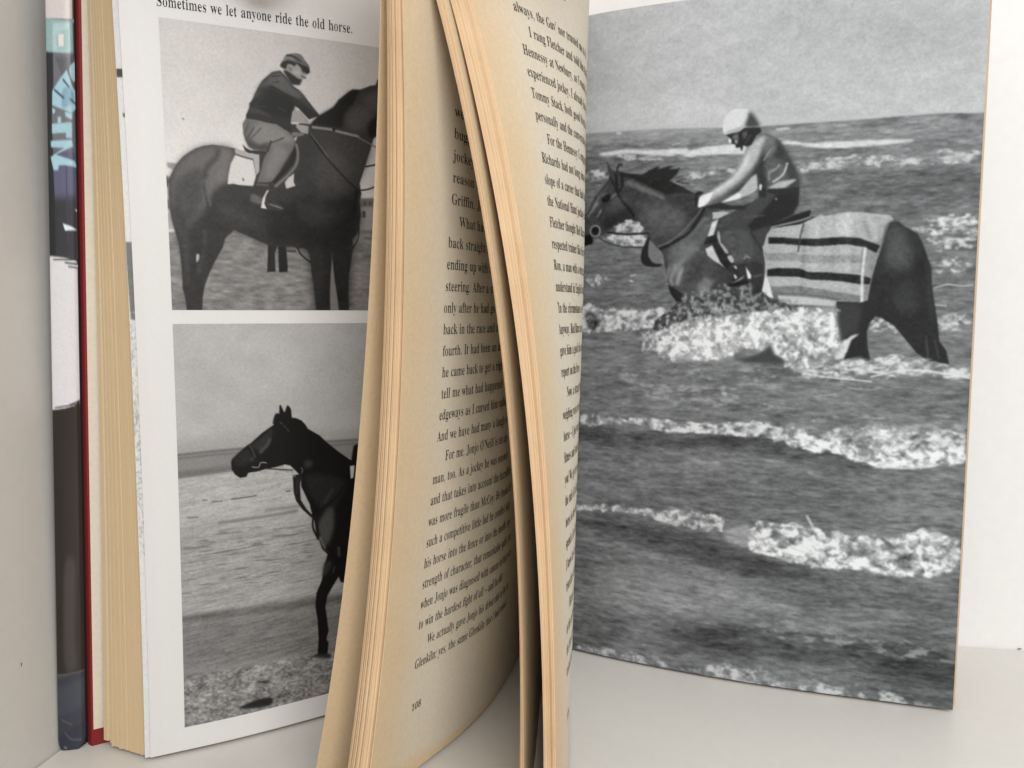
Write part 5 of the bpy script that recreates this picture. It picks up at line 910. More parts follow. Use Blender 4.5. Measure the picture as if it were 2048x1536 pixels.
NUG, NTG = 44, 30
def slab(A, B, u0=0., u0b=None, z0=0., z0b=None, zt=0., nu=NUG, nt=NTG, lay=(0, 1)):
    """solid sheet between leaf A (left face) and leaf B (right face). faces: 0 = paper, 1 = cut edge"""
    if u0b is None: u0b = u0
    if z0b is None: z0b = z0
    s = np.linspace(0, 1, nu)**1.25
    t = np.linspace(0, 1, nt)
    def side(L, u0, z0):
        P = L.at((u0+(1-u0)*s)[:, None], t[None, :]); P[..., 2] += z0*(1-t)[None, :]+zt*t[None, :]
        return P
    a, b = side(A, u0, z0), side(B, u0b, z0b)
    V = np.vstack([a.reshape(-1, 3), b.reshape(-1, 3)]); n = nu*nt
    F = [grid_faces(nu, nt, True), grid_faces(nu, nt, False, n)]; I = [np.zeros(len(F[0])), np.zeros(len(F[1]))]
    # borders get their own vertices, so that edges stay sharp
    def strip(pa, pb, flip):
        k = len(pa); v = np.vstack([pa, pb]); i = np.arange(k-1)
        f = np.stack([i, i+1, i+1+k, i+k], 1); return v, (f[:, ::-1] if flip else f)
    off = len(V); vs = [V]
    for pa, pb, fl in ((a[0], b[0], False), (a[-1], b[-1], True), (a[:, 0], b[:, 0], True), (a[:, -1], b[:, -1], False)):
        v, f = strip(pa, pb, fl); F.append(f+off); I.append(np.ones(len(f))); vs.append(v); off += len(v)
    V = np.vstack(vs)
    # distance (mm) of each vertex to the nearest free edge of the sheet, for the yellowing of old paper
    def dist(L, u0):
        ln = L.length(t)*1000; d = (s[:, None]*ln[None, :])
        return np.minimum(d, np.minimum(t, 1-t)[None, :]*H*1000*5)
    D = np.concatenate([dist(A, u0).ravel(), dist(B, u0b).ravel(), np.zeros(off-2*n)])
    lv = [np.full(n, lay[0]), np.full(n, lay[1])]
    for v in vs[1:]: lv += [np.full(len(v)//2, lay[0]), np.full(len(v)//2, lay[1])]
    return V, np.vstack(F), np.concatenate(I), D, np.concatenate(lv)
def slab_obj(name, slabs, mats, parent):
    V = []; F = []; I = []; D = []; Y = []; o = 0
    for v, f, i, d, y in slabs:
        V.append(v); F.append(f+o); I.append(i); D.append(d); Y.append(y); o += len(v)
    return mesh(name, np.vstack(V), np.vstack(F), mats, parent, True, np.concatenate(I), uv={'edge_mm': np.concatenate(D), 'layer': np.concatenate(Y)})

# ---------------- materials ----------------
def paper(name, base, aged, reach, rough=.72, spec=.25, trans=0.0, mottle=.05):
    m, nt, b = nodes(name)
    at = N(nt, 'ShaderNodeAttribute', attribute_name='edge_mm')
    mr = N(nt, 'ShaderNodeMapRange'); mr.inputs[1].default_value = 0; mr.inputs[2].default_value = reach; mr.inputs[3].default_value = 1; mr.inputs[4].default_value = 0
    mr.interpolation_type = 'SMOOTHSTEP'
    nt.links.new(at.outputs['Fac'], mr.inputs[0])
    tc = N(nt, 'ShaderNodeTexCoord')
    nz = N(nt, 'ShaderNodeTexNoise'); nz.inputs['Scale'].default_value = 900; nz.inputs['Detail'].default_value = 4
    nt.links.new(tc.outputs['Object'], nz.inputs['Vector'])
    n2 = N(nt, 'ShaderNodeTexNoise'); n2.inputs['Scale'].default_value = 60; n2.inputs['Detail'].default_value = 3
    nt.links.new(tc.outputs['Object'], n2.inputs['Vector'])
    add = N(nt, 'ShaderNodeMath', operation='MULTIPLY_ADD'); add.inputs[1].default_value = .5; nt.links.new(n2.outputs['Fac'], add.inputs[0])
    sb = N(nt, 'ShaderNodeMath', operation='ADD'); nt.links.new(mr.outputs[0], sb.inputs[0]); nt.links.new(add.outputs[0], sb.inputs[1]); add.inputs[2].default_value = -.25
    mx = N(nt, 'ShaderNodeMix', data_type='RGBA'); mx.inputs[6].default_value = (*base, 1); mx.inputs[7].default_value = (*aged, 1)
    nt.links.new(sb.outputs[0], mx.inputs[0])
    hs = N(nt, 'ShaderNodeMapRange'); hs.inputs[1].default_value = .25; hs.inputs[2].default_value = .75; hs.inputs[3].default_value = 1-mottle; hs.inputs[4].default_value = 1+mottle
    nt.links.new(nz.outputs['Fac'], hs.inputs[0])
    mul = N(nt, 'ShaderNodeMix', data_type='RGBA', blend_type='MULTIPLY'); mul.inputs[0].default_value = 1
    nt.links.new(mx.outputs[2], mul.inputs[6]); nt.links.new(hs.outputs[0], mul.inputs[7])
    nt.links.new(mul.outputs[2], b.inputs['Base Color'])
    b.inputs['Roughness'].default_value = rough; b.inputs['Specular IOR Level'].default_value = spec
    bp = N(nt, 'ShaderNodeBump'); bp.inputs['Strength'].default_value = .12; bp.inputs['Distance'].default_value = .0002
    nt.links.new(nz.outputs['Fac'], bp.inputs['Height']); nt.links.new(bp.outputs[0], b.inputs['Normal'])
    if trans:
        tl = N(nt, 'ShaderNodeBsdfTranslucent'); nt.links.new(mul.outputs[2], tl.inputs[0])
        ms = N(nt, 'ShaderNodeMixShader'); ms.inputs[0].default_value = trans
        out = nt.nodes['Material Output']
        nt.links.new(b.outputs[0], ms.inputs[1]); nt.links.new(tl.outputs[0], ms.inputs[2]); nt.links.new(ms.outputs[0], out.inputs[0])
    return m
def cut_edge(name, c1, c2, scale=60, vert=1.3):
    """trimmed paper edge: fine lines that run up the block"""
    m, nt, b = nodes(name)
    tc = N(nt, 'ShaderNodeTexCoord'); mp = N(nt, 'ShaderNodeMapping'); mp.inputs['Scale'].default_value = (scale, 1, vert)
    at = N(nt, 'ShaderNodeAttribute', attribute_name='layer'); sx = N(nt, 'ShaderNodeSeparateXYZ'); cx = N(nt, 'ShaderNodeCombineXYZ')
    nt.links.new(tc.outputs['Object'], sx.inputs[0]); nt.links.new(at.outputs['Fac'], cx.inputs[0]); nt.links.new(sx.outputs['Z'], cx.inputs[2])
    nt.links.new(cx.outputs[0], mp.inputs['Vector'])
    nz = N(nt, 'ShaderNodeTexNoise'); nz.inputs['Scale'].default_value = 1; nz.inputs['Detail'].default_value = 3; nz.inputs['Roughness'].default_value = .65
    nt.links.new(mp.outputs[0], nz.inputs['Vector'])
    n2 = N(nt, 'ShaderNodeTexNoise'); n2.inputs['Scale'].default_value = 90; n2.inputs['Detail'].default_value = 4
    nt.links.new(tc.outputs['Object'], n2.inputs['Vector'])
    ad = N(nt, 'ShaderNodeMath', operation='MULTIPLY_ADD'); ad.inputs[1].default_value = .14; nt.links.new(n2.outputs['Fac'], ad.inputs[0]); nt.links.new(nz.outputs['Fac'], ad.inputs[2])
    cr = N(nt, 'ShaderNodeValToRGB'); cr.color_ramp.elements[0].position = .36; cr.color_ramp.elements[1].position = .62
    cr.color_ramp.elements[0].color = (*c1, 1); cr.color_ramp.elements[1].color = (*c2, 1)
    nt.links.new(ad.outputs[0], cr.inputs[0]); nt.links.new(cr.outputs[0], b.inputs['Base Color'])
    bp = N(nt, 'ShaderNodeBump'); bp.inputs['Strength'].default_value = .35; bp.inputs['Distance'].default_value = .0003
    nt.links.new(nz.outputs['Fac'], bp.inputs['Height']); nt.links.new(bp.outputs[0], b.inputs['Normal'])
    b.inputs['Roughness'].default_value = .85; b.inputs['Specular IOR Level'].default_value = .1
    return m
def printed(name, rough, spec, coat=0):
    m, nt, b = nodes(name)
    at = N(nt, 'ShaderNodeAttribute', attribute_name='print_tone')
    tc = N(nt, 'ShaderNodeTexCoord'); nz = N(nt, 'ShaderNodeTexNoise'); nz.inputs['Scale'].default_value = 1500; nz.inputs['Detail'].default_value = 2
    nt.links.new(tc.outputs['Object'], nz.inputs['Vector'])
    hs = N(nt, 'ShaderNodeMapRange'); hs.inputs[1].default_value = .3; hs.inputs[2].default_value = .7; hs.inputs[3].default_value = .955; hs.inputs[4].default_value = 1.045
    nt.links.new(nz.outputs['Fac'], hs.inputs[0])
    mul = N(nt, 'ShaderNodeMix', data_type='RGBA', blend_type='MULTIPLY'); mul.inputs[0].default_value = 1
    nt.links.new(at.outputs['Color'], mul.inputs[6]); nt.links.new(hs.outputs[0], mul.inputs[7]); nt.links.new(mul.outputs[2], b.inputs['Base Color'])
    b.inputs['Roughness'].default_value = rough; b.inputs['Specular IOR Level'].default_value = spec
    b.inputs['Coat Weight'].default_value = coat; b.inputs['Coat Roughness'].default_value = .3
    return m
def plain(name, col, rough=.6, spec=.3, scale=200, amp=.06, bump=.05, dist=.0003):
    m, nt, b = nodes(name)
    tc = N(nt, 'ShaderNodeTexCoord'); nz = N(nt, 'ShaderNodeTexNoise'); nz.inputs['Scale'].default_value = scale; nz.inputs['Detail'].default_value = 5
    nt.links.new(tc.outputs['Object'], nz.inputs['Vector'])
    hs = N(nt, 'ShaderNodeMapRange'); hs.inputs[1].default_value = .25; hs.inputs[2].default_value = .75; hs.inputs[3].default_value = 1-amp; hs.inputs[4].default_value = 1+amp
    nt.links.new(nz.outputs['Fac'], hs.inputs[0])
    mul = N(nt, 'ShaderNodeMix', data_type='RGBA', blend_type='MULTIPLY'); mul.inputs[0].default_value = 1; mul.inputs[6].default_value = (*col, 1)
    nt.links.new(hs.outputs[0], mul.inputs[7]); nt.links.new(mul.outputs[2], b.inputs['Base Color'])
    b.inputs['Roughness'].default_value = rough; b.inputs['Specular IOR Level'].default_value = spec
    bp = N(nt, 'ShaderNodeBump'); bp.inputs['Strength'].default_value = bump; bp.inputs['Distance'].default_value = dist
    nt.links.new(nz.outputs['Fac'], bp.inputs['Height']); nt.links.new(bp.outputs[0], b.inputs['Normal'])
    return m
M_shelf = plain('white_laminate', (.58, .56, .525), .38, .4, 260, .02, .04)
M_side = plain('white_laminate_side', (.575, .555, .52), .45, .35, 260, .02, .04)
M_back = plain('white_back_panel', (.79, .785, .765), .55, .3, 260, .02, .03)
M_old = paper('yellowed_paper', (.82, .755, .635), (.81, .65, .43), 22, trans=.34)
M_white = paper('glossy_white_paper', (.66, .65, .635), (.65, .635, .61), 5, .38, .45, mottle=.015)
M_end = paper('endpaper', (.66, .62, .54), (.62, .56, .45), 6)
M_cut = cut_edge('cut_edge_tan', (.33, .165, .075), (.80, .57, .35), 150)
M_cutb = cut_edge('cut_edge_block', (.53, .395, .235), (.63, .475, .29), 230)
M_cutw = plain('cut_edge_white', (.68, .63, .55), .8, .1)
M_print = printed('printed_photo', .42, .22)
M_print_s = printed('printed_photo_satin', .48, .2)
M_ink = plain('black_ink', (.018, .016, .015), .7, .15, 2500, .3, 0)
M_ink2 = plain('brown_black_ink', (.035, .027, .022), .8, .1, 2500, .35, 0)
M_red = plain('red_book_cloth', (.19, .012, .013), .6, .3, 1800, .12, .25)
M_dark = plain('dark_seam', (.05, .045, .04), .8, .1)

# ---------------- shelf ----------------
def struct(o, label=None):
    o['kind'] = 'structure'
    return o
def box(name, c, ex, ey, ez, mat, bevel=.0008):
    """c corner, ex/ey/ez edge vectors"""
    c, ex, ey, ez = (np.array(v, float) for v in (c, ex, ey, ez))
    V = [c+a*ex+b*ey+d*ez for a in (0, 1) for b in (0, 1) for d in (0, 1)]
    F = [(0, 1, 3, 2), (4, 6, 7, 5), (0, 4, 5, 1), (2, 3, 7, 6), (0, 2, 6, 4), (1, 5, 7, 3)]
    o = mesh(name, V, F, [mat], None, False)
    if bevel:
        bm = bmesh.new(); bm.from_mesh(o.data); bmesh.ops.recalc_face_normals(bm, faces=bm.faces[:])
        bmesh.ops.bevel(bm, geom=bm.edges[:], offset=bevel, segments=2, affect='EDGES', profile=.5); bm.to_mesh(o.data); bm.free()
    return o
dv = np.array((.16, 1, 0))/math.hypot(.16, 1); rv = np.array((dv[1], -dv[0], 0))       # along the side panel / along the back panel
corner = np.array((-.1372, .2216, 0))                                                   # a point on the foot of the side panel
back0 = np.array((.178, .2950, 0))
k = ((back0-corner)@dv); inner = corner+dv*k                                            # inner corner of the shelf
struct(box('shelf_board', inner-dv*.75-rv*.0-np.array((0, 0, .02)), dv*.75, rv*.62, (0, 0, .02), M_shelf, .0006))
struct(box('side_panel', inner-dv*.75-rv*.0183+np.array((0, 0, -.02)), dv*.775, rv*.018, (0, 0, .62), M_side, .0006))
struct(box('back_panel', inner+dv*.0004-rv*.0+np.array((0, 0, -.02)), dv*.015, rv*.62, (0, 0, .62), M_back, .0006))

M_mark = plain('scuff', (.06, .055, .05), .8, .1)
def scuff(parent, p, ex, ez, w, h):
    p, ex, ez = (np.array(v, float) for v in (p, ex, ez)); an = np.linspace(0, 2*math.pi, 9)[:-1]
    rr = 1+.35*np.sin(an*3+1); V = p+np.outer(np.cos(an)*rr*w, ex)+np.outer(np.sin(an)*rr*h, ez)
    return mesh('scuff_mark', V, [tuple(range(8))], [M_mark], parent, False)
sp_side = bpy.data.objects['side_panel']; sp_back = bpy.data.objects['back_panel']
kk = dv*0+corner+dv*(-.0115); scuff(sp_side, kk-rv*.0001+np.array((0, 0, .0325)), dv*.8+np.array((0, 0, .3)), (0, 0, 1), .00022, .0006)
bb = inner+rv*((back0-inner)@rv+.0215); scuff(sp_back, bb-dv*.0001+np.array((0, 0, .0006)), rv, (0, 0, 1), .0008, .00025)

# ---------------- the open book ----------------
book = bpy.data.objects.new('open_book', None); COL.objects.link(book); book.location = (0, 0, 0); book.empty_display_size = .05
book['label'] = 'open hardback book of horse photographs standing upright on the white shelf, pages fanned'
book['category'] = 'book'
rs = np.random.default_rng(5)
def bunch(name, A, B, n, mats, jit, gap=.12, z0=(0, 0), extra=None, ease=None):
    out = []
    ws = rs.uniform(.6, 1.5, n); ws /= ws.sum(); e = np.r_[0, np.cumsum(ws)]
    for i in range(n):
        a, b = e[i], e[i+1]-(gap*ws[i]*rs.choice((.15, .5, 1.6, 2.8)) if i < n-1 else 0)
        u = abs(rs.normal(0, jit))
        za = z0[0]+(z0[1]-z0[0])*a; zb = z0[0]+(z0[1]-z0[0])*b
        q = rs.uniform(0, .0004)
        out.append(slab(A.mix(B, a), A.mix(B, b), u, u+rs.uniform(-.0012, .0012), za+q, zb+q, lay=(a, b)))
    return slab_obj(name, out, mats, book)
bunch_a = bunch('page_bunch', BUNCH_A_L, BUNCH_A_R, 20, [M_old, M_cut], .0032, .2)
bunch_a['label'] = 'yellowed pages fanned toward the reader, left bunch with page 108 on top'
thin_b = bunch('page_bunch', THIN_B_L, THIN_B_R, 5, [M_old, M_cut], .003, .2)
thin_b['label'] = 'thin bunch of yellowed pages in the middle'
bunch_b = bunch('page_bunch', BUNCH_B_L, BUNCH_B_R, 14, [M_old, M_cut], .0016, .08)
bunch_b['label'] = 'thicker bunch of yellowed pages curving to the right with a page of text'
def offset(L, d):
    """leaf moved d metres to the back (away from its visible right-hand face)"""
    S = Leaf.__new__(Leaf); S.ts = L.ts; S.L = L.L
    g = np.gradient(L.R, axis=1); nn = np.stack([-g[..., 1], g[..., 0]], -1); nn /= np.linalg.norm(nn, axis=-1, keepdims=True)
    S.R = L.R+nn*d
    return S
def back_sign(L):
    """+1 if offset() moves away from the camera"""
    a = L.R[0, NU//3]; b = offset(L, .001).R[0, NU//3]
    return 1 if np.hypot(*b) > np.hypot(*a) else -1
loose = slab_obj('page', [slab(LOOSE_A.mix(LOOSE_A, 0), offset(LOOSE_A, .00012), 0, 0)], [M_old, M_cut], book)
loose['label'] = 'single yellowed page standing free at the left of the fanned pages'

# left half: red board, endpaper, block of yellowed pages, section of glossy photo pages
CB_R = Leaf([0, 1], [[(-.1283, .2241), (-.10, .2408), (-.07, .2592), (-.035, .282), (-.012, .3125)],
                     [(-.1214, .2257), (-.095, .2408), (-.068, .2575), (-.035, .2805), (-.012, .3125)]])
CB_L = Leaf([0, 1], [[(-.1300, .2252), (-.1012, .2430), (-.0712, .2614), (-.0362, .2844), (-.0135, .3150)],
                     [(-.1233, .2270), (-.0962, .2430), (-.0692, .2597), (-.0362, .2829), (-.0135, .3150)]])
BL_L = Leaf(T3, [[(-.1266, .2244), (-.099, .2392), (-.069, .2568), (-.035, .279), (-.0105, .307)],
                [(-.1229, .2257), (-.0965, .2397), (-.068, .2562), (-.035, .2786), (-.0105, .307)],
                [(-.1208, .2266), (-.0945, .2398), (-.0672, .2555), (-.035, .2782), (-.0105, .307)]])
BL_R = Leaf(T3, [[(-.1082, .2170), (-.0858, .2279), (-.063, .2411), (-.0365, .2590), (-.014, .281), (-.003, .3035)],
                [(-.1074, .2172), (-.0853, .2273), (-.0624, .2385), (-.0367, .2530), (-.014, .275), (-.003, .3035)],
                     [(-.1086, .2174), (-.0857, .2268), (-.0627, .2360), (-.0380, .2475), (-.014, .267), (-.003, .3035)]])
cover = slab_obj('front_cover', [slab(CB_L, CB_R, 0, 0, -.0009, -.0009, .0035)], [M_red, M_red], book)
cover['label'] = 'red cloth front cover'
CB3 = Leaf(T3, [CB_R.at(np.linspace(0, 1, 7), np.full(7, t))[:, :2] for t in T3]); E1 = CB3.mix(BL_L, .04); E2 = CB3.mix(BL_L, .10)
end = slab_obj('endpaper', [slab(E1, E2, .004, .004, .0045, .0042)], [M_end, M_end], book)
blk = []
ws = rs.uniform(.6, 1.5, 26); ws[:3] = 2.2, 1.6, 2.6; ws /= ws.sum(); e = np.r_[0, np.cumsum(ws)]
for i in range(26):
    a, b = e[i], e[i+1]-ws[i]*(.03 if i > 4 else .12)
    u = abs(rs.normal(0, .0009 if i > 4 else .003))+(.010 if i < 1 else 0)
    z = max(.0032-(.0034)*min(1, i/4.), 0)+rs.uniform(0, .0005)
    blk.append(slab(BL_L.mix(BL_R, a), BL_L.mix(BL_R, b), u, u, z, z, lay=(a, b)))
block = slab_obj('page_block', blk, [M_old, M_cutb], book)
block['label'] = 'block of yellowed pages under the left photo page'
SH = back_sign(PHOTO_L)
UNDER = offset(PHOTO_L, SH*.00055)
under = slab_obj('photo_page', [slab(offset(PHOTO_L, SH*.0009), UNDER, -.0105, -.0105, .0006, .0006)], [M_white, M_cutw], book)
under['label'] = 'glossy page just showing behind the left photo page'
left_page = slab_obj('photo_page', [slab(offset(PHOTO_L, SH*.00022), PHOTO_L, 0, 0)], [M_white, M_cutw], book)
left_page['label'] = 'glossy left page with two black and white horse photos'

SR = back_sign(PHOTO_R)
BK_F = Leaf(T3, [[(.14755, .2452), (.0803, .2660), (.0250, .2922), (.0160, .305)], [(.14735, .2450), (.0798, .2651), (.0259, .2887), (.016, .3045)], [(.14705, .2448), (.0791, .2640), (.0268, .2850), (.016, .304)]])
BK_B = Leaf(T3, [[(.1472, .2510), (.0822, .2722), (.0275, .2985), (.019, .3095)], [(.1470, .2508), (.0817, .2712), (.0283, .2955), (.019, .309)], [(.1467, .2506), (.081, .2702), (.0293, .2925), (.019, .3085)]])
blk = []
for i in range(10):
    a, b = i/10, (i+.92)/10; u = abs(rs.normal(0, .002)); z = rs.uniform(0, .0004)
    blk.append(slab(BK_B.mix(BK_F, a), BK_B.mix(BK_F, b), u, u, z, z, lay=(a, b)))
rblock = slab_obj('page_block', blk, [M_old, M_cutb], book)
rblock['label'] = 'block of pages behind the right photo page'
right_page = slab_obj('photo_page', [slab(offset(PHOTO_R, SR*.00022), PHOTO_R, 0, 0)], [M_white, M_cutw], book)
right_page['label'] = 'right page filled by a photo of a rider in the sea'
RC_F = Leaf([0, 1], [[(.1500, .2525), (.0835, .2740), (.0300, .3000), (.0200, .3110)], [(.1495, .2521), (.082, .272), (.031, .295), (.020, .310)]])
RC_B = Leaf([0, 1], [[(.1508, .2550), (.0843, .2765), (.0308, .3025), (.0205, .3135)], [(.1503, .2546), (.0828, .2745), (.0318, .2975), (.0205, .3125)]])
rc = slab_obj('back_cover', [slab(RC_B, RC_F, 0, 0, -.0009, -.0009, .0035)], [M_red, M_red], book)
SPA = Leaf([0, 1], [[(-.0125, .3128), (.004, .3145), (.0202, .3118)]]*2); SPB = Leaf([0, 1], [[(-.0135, .3152), (.004, .3172), (.0206, .3142)]]*2)
sp = slab_obj('spine', [slab(SPB, SPA, 0, 0, -.0009, -.0009, .0035, 12, 8)], [M_red, M_red], book)

# ---------------- printed photographs ----------------
def print_mesh(name, L, rect, W, Hc, tone_rgb, mat, parent, lift):
    u0, u1, t0, t1 = rect
    u = u0+(u1-u0)*np.linspace(0, 1, W); t = t1+(t0-t1)*np.linspace(0, 1, Hc)
    P = L.at(u[None, :], t[:, None])
    n = L.normal(u[None, :]+0*t[:, None], t[:, None]+0*u[None, :])
    s = -1 if (n[Hc//2, W//3]@(P[Hc//2, W//3]-np.array((0, 0, CAMZ)))) > 0 else 1
    P = P+n*s*lift
    F = grid_faces(Hc, W, s < 0)
    col = np.concatenate([srgb(tone_rgb).reshape(-1, 3), np.ones((W*Hc, 1))], 1)
    o = mesh(name, P.reshape(-1, 3), F, [mat], parent, True, colors=col)
    return o
def tint(C, lo, hi):
    g = (C/255.)[..., None]; return 255*(np.array(lo)*(1-g)+np.array(hi)*g)*g
GAIN = .96
for key, L, mat, parent, lbl, lo, hi in (
    ('PIC1', PHOTO_L, M_print, left_page, 'upper black and white photo of a capped rider on a dark horse', (1.0, .98, .97), (1, .985, .975)),
    ('PIC2', PHOTO_L, M_print, left_page, 'lower black and white photo of a dark horse on a beach', (1, .99, .98), (1, .995, .985)),
    ('RIGHT', PHOTO_R, M_print_s, right_page, 'full page photo of a helmeted rider on a blanketed horse in the surf', (.97, 1, 1.03), (.985, 1.0, 1.01))):
    rect, W, Hc, K, ops = PICS[key]
    C = paint(W, Hc, ops, K, 11, .75 if key == 'RIGHT' else .5)
    C = np.clip(122+(C-122)*(1.06 if key == 'RIGHT' else 1.08)-(4 if key == 'RIGHT' else 3), 9, 240)      # print contrast
    rgb = tint(C, lo, hi)
    o = print_mesh('printed_photograph', L, rect, W, Hc, np.clip(rgb*GAIN, 0, 250), mat, parent, .00006)
    o['label'] = lbl

rect, W, Hc, K, ops = PICS['EDGE']
C = paint(W, Hc, ops, K, 7, .4)
o = print_mesh('printed_photograph', offset(PHOTO_L, SH*.00055), rect, W, Hc, np.repeat(C[..., None], 3, 2), M_print_s, under, .00005)

# ---------------- printed text ----------------
from mathutils.geometry import tessellate_polygon
COMMA = [(.045, .055), (.075, .078), (.112, .070), (.134, .036), (.128, -.022), (.092, -.092), (.042, -.128), (.034, -.106), (.074, -.058), (.086, -.008), (.052, .012)]
def glyph(c):
    if c == ',': return .18, [COMMA]
    if c == ';': return .18, [COMMA, [(.09+.045*math.cos(q), .265+.045*math.sin(q)) for q in np.arange(10)*.6283]]
    if c == '\u2019': return .16, [[(x, y+.40) for x, y in COMMA]]
    if c == '\u2018': return .16, [[(.17-x, .44-y) for x, y in COMMA]]
    if c == '\u2013': return .42, [[(.0, .17), (.42, .17), (.42, .205), (.0, .205)]]
    return GLY[c]
TH = .012
_cache = {}
def glyph_mesh(c):
    if c in _cache: return _cache[c]
    adv, ct = glyph(c); polys = []
    for p in ct:
        p = np.array(p); d1 = p-np.roll(p, 1, 0); d2 = np.roll(p, -1, 0)-p
        d1 /= np.linalg.norm(d1, axis=1, keepdims=True)+1e-9; d2 /= np.linalg.norm(d2, axis=1, keepdims=True)+1e-9
        t = d1+d2; t /= np.linalg.norm(t, axis=1, keepdims=True)+1e-9
        nx = t[:, 1]                              # normal (ty, -tx): outline direction decides the sign
        polys.append(p+np.stack([ORI*nx*TH, 0*nx], 1))
    def inside(p, q):
        return p is not q and (p.min(0) > q.min(0)).all() and (p.max(0) < q.max(0)).all()
    holes = [p for p in polys if any(inside(p, q) for q in polys)]; outer = [p for p in polys if not any(p is h for h in holes)]
    V = []; F = []
    for p in outer:
        lo, hi = p.min(0), p.max(0)
        hs = [h for h in holes if (h.mean(0) > lo).all() and (h.mean(0) < hi).all()]
        tr = tessellate_polygon([[Vector((x, y, 0)) for x, y in q] for q in [p]+hs])
        F += [[i+len(V) for i in t] for t in tr]; V += [tuple(v) for q in [p]+hs for v in q]
    _cache[c] = (adv, np.array(V), np.array(F, int)); return _cache[c]
def _ori():
    a, ct = GLY['l']; p = np.array(ct[0]); q = np.roll(p, -1, 0)
    area = (p[:, 0]*q[:, 1]-q[:, 0]*p[:, 1]).sum()
    # counter-clockwise outline: outward normal is (ty, -tx); thinning moves against it
    return -1 if area > 0 else 1
ORI = _ori(); OUT = -ORI
def text_mesh(name, L, lines, mat, parent, lift=.00009):
    """lines: (text, u_mm at the margin, height in m, size in mm per font unit, x squeeze, word space, slope)"""
    Vs = []; Fs = []; o = 0
    for txt, um, h, size, sq, wsp, rise in lines:
        x = 0.
        for c in txt:
            if c == ' ': x += wsp; continue
            if c not in GLY and c not in '\u2019\u2018\u2013': continue
            adv, V, F = glyph_mesh(c)
            X = (um+(V[:, 0]+x)*size*sq)/1000.; Y = h+V[:, 1]*size/1000.+rise*(V[:, 0]+x)*size*sq/1000.
            t = (Y-Z0)/H; u = X/L.length(t)
            keep = u < .985
            P = L.at(u, t); n = L.normal(u, t)
            # lift to the side the reader sees
            s = 1 if TEXT_SIDE(L) else -1
            P = P+n*s*lift
            if keep.all():
                Vs.append(P); Fs.append(F+o); o += len(P)
            x += adv
    V = np.vstack(Vs); F = np.vstack(Fs)
    return mesh(name, V, F, [mat], parent, False)
def TEXT_SIDE(L):
    n = L.normal(np.array([.15]), np.array([.5]))[0]; P = L.at(np.array([.15]), np.array([.5]))[0]
    return n@(np.array((.02, 0, CAMZ))-P) > 0
for key, L, mat, parent, lbl in (('A', BUNCH_A_R, M_ink2, bunch_a, None), ('B', BUNCH_B_R, M_ink2, bunch_b, None), ('CAP', PHOTO_L, M_ink, left_page, None)):
    text_mesh('printed_text' if key != 'CAP' else 'caption', L, TEXT[key], mat, parent)


# ---------------- slim book between the side panel and the red cover ----------------
slim = bpy.data.objects.new('slim_book', None); COL.objects.link(slim); slim.empty_display_size = .03; slim.location = (0, 0, 0)
slim['label'] = 'slim glossy dark book with a white brush-stroke patch, wedged between side panel and red cover'
slim['category'] = 'book'
def spine_grid(nu, nt, out=0.):
    u = np.linspace(0, 1, nu); t = np.linspace(0, 1, nt)**1.6
    P = SPINE.at(u[:, None], t[None, :]); P[..., 2] -= .0008; c = P.mean(0, keepdims=True)
    z = P[..., 2]; r = .0035
    ins = np.where(z < r, r-np.sqrt(np.maximum(r*r-(r-z)**2, 0)), 0)          # rounded foot of the worn jacket
    f = 1-ins/.0036*np.abs(2*u-1)[:, None]**3*.8
    P[..., :2] = c[..., :2]+(P[..., :2]-c[..., :2])*f[..., None]
    return P
P = spine_grid(13, 60); nu, nt = P.shape[:2]
Q = P+np.array((.16, .987, 0))*.088
V = np.vstack([P.reshape(-1, 3), Q.reshape(-1, 3)]); n = nu*nt
F = [grid_faces(nu, nt), grid_faces(nu, nt, True, n)]
i = np.arange(nt-1); a = i; b = (nu-1)*nt+i
F.append(np.stack([a, a+1, a+1+n, a+n], 1)); F.append(np.stack([b+1, b, b+n, b+n+1], 1))
j = np.arange(nu-1)*nt
F.append(np.stack([j, j+n, j+nt+n, j+nt], 1)); F.append(np.stack([j+nt-1, j+2*nt-1, j+2*nt-1+n, j+nt-1+n], 1))
M_cov = plain('dark_laminated_cover', (.02, .02, .022), .3, .5)
cv = mesh('cover', V, np.vstack(F), [M_cov], slim, False)
rect, W, Hc, K, ops = PICS['SPINE']
C = np.stack([paint(W, Hc, ops, K, 3, .6, ch) for ch in (0, 1, 2)], -1)
u = np.linspace(0, 1, W); t = np.linspace(1, 0, Hc)
PP = SPINE.at(u[None, :], t[:, None])
PB_ = SPINE.at(np.linspace(0, 1, W)[None, :]+0*t[:, None], t[:, None]+0*u[None, :]); PB_[..., 2] -= .0008
z = PB_[..., 2]; r = .0035; c = PB_.mean(1, keepdims=True)
ins = np.where(z < r, r-np.sqrt(np.maximum(r*r-(r-z)**2, 0)), 0); f = 1-ins/.0036*np.abs(2*u-1)[None, :]**3*.8
PB_[..., :2] = c[..., :2]+(PB_[..., :2]-c[..., :2])*f[..., None]
dirv = np.array((0, 0, CAMZ))-PB_; dirv[..., 2] = 0; dirv /= np.linalg.norm(dirv, axis=-1, keepdims=True)
PB_ = PB_+np.array((.12, -.98, 0))*.00012
col = np.concatenate([srgb(np.clip(C, 0, 250)).reshape(-1, 3), np.ones((W*Hc, 1))], 1)
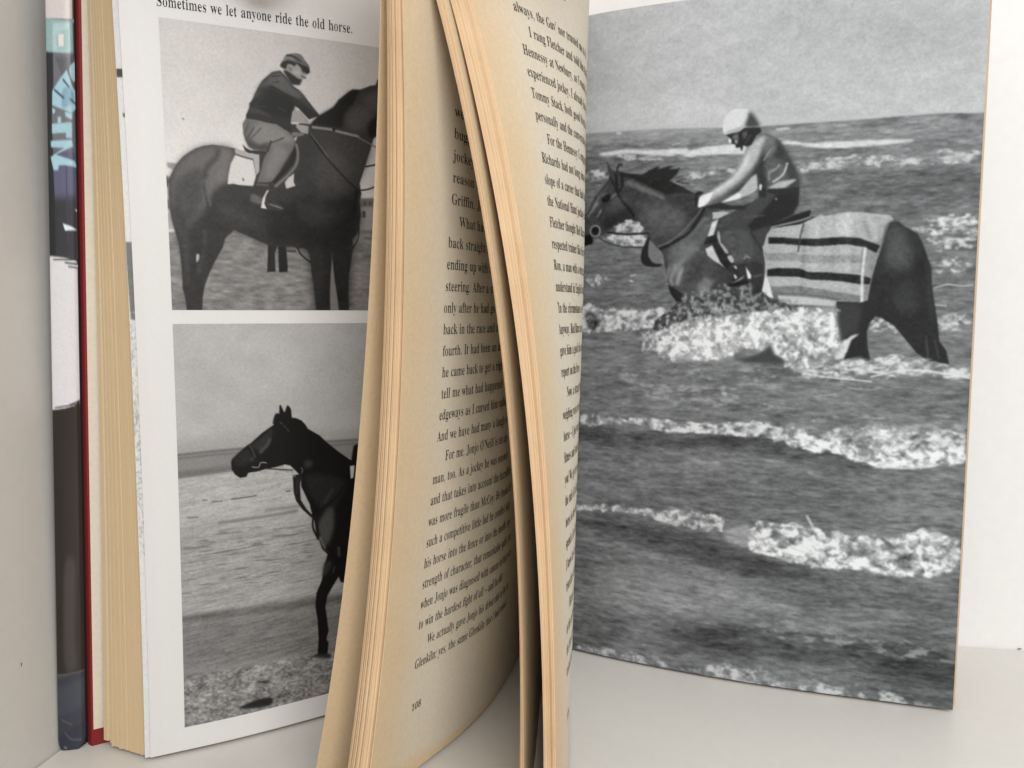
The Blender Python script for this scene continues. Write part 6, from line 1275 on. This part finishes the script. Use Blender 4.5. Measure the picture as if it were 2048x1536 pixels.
art = mesh('printed_spine', PB_.reshape(-1, 3), grid_faces(Hc, W, False), [printed('laminated_print', .28, .5)], slim, True, colors=col)
art['label'] = 'spine artwork with pale blue capital letters in an arc and a white patch'

# ---------------- hand that holds the pages open from above ----------------
M_skin = plain('skin', (.52, .30, .215), .5, .35, 500, .06, .12)
def skin_chain(bm_pts, edges, radii, name, parent=None):
    me = bpy.data.meshes.new(name); me.from_pydata(bm_pts, edges, []); o = bpy.data.objects.new(name, me); COL.objects.link(o)
    o.modifiers.new('skin', 'SKIN').use_smooth_shade = True; sv = me.skin_vertices[0].data
    for v, r in zip(sv, radii): v.radius = (r, r)
    sv[0].use_root = True
    for v in sv[:3]: v.radius = (v.radius[0]*1.15, v.radius[1]*.85)
    o.modifiers.new('smooth', 'SUBSURF').levels = 2; o.modifiers['smooth'].render_levels = 2
    me.materials.append(M_skin)
    for p in me.polygons: p.use_smooth = True
    if parent: o.parent = parent
    return o
pts = [(-.036, .138, .290), (-.046, .108, .313), (-.058, .075, .345), (-.068, .035, .385)]; ed = [(0, 1), (1, 2), (2, 3)]; rad = [.019, .0195, .023, .028]
def finger(chain, rr):
    k = len(pts); pts.extend(chain); rad.extend(rr); ed.append((0, k))
    for q in range(len(chain)-1): ed.append((k+q, k+q+1))
finger([(-.056, .160, .277), (-.071, .186, .262), (-.0718, .208, .2440), (-.0655, .2228, .2245)], [.0140, .0112, .0096, .0074])
finger([(-.036, .170, .274), (-.030, .197, .270), (-.021, .217, .262), (-.014, .233, .2470)], [.0118, .0094, .0086, .0070])
finger([(-.018, .171, .278), (-.009, .199, .274), (.001, .219, .266), (.009, .235, .2485)], [.0120, .0097, .0088, .0072])
finger([(.000, .167, .278), (.012, .191, .274), (.022, .208, .267), (.029, .222, .2510)], [.0110, .0092, .0084, .0068])
finger([(.016, .160, .275), (.029, .177, .272), (.038, .189, .266), (.044, .199, .2540)], [.0098, .0080, .0073, .0060])
hand = skin_chain(pts, ed, rad, 'person')
hand['label'] = "person's bare hand holding the top of the pages, fingertip on the photo page"
hand['category'] = 'person'
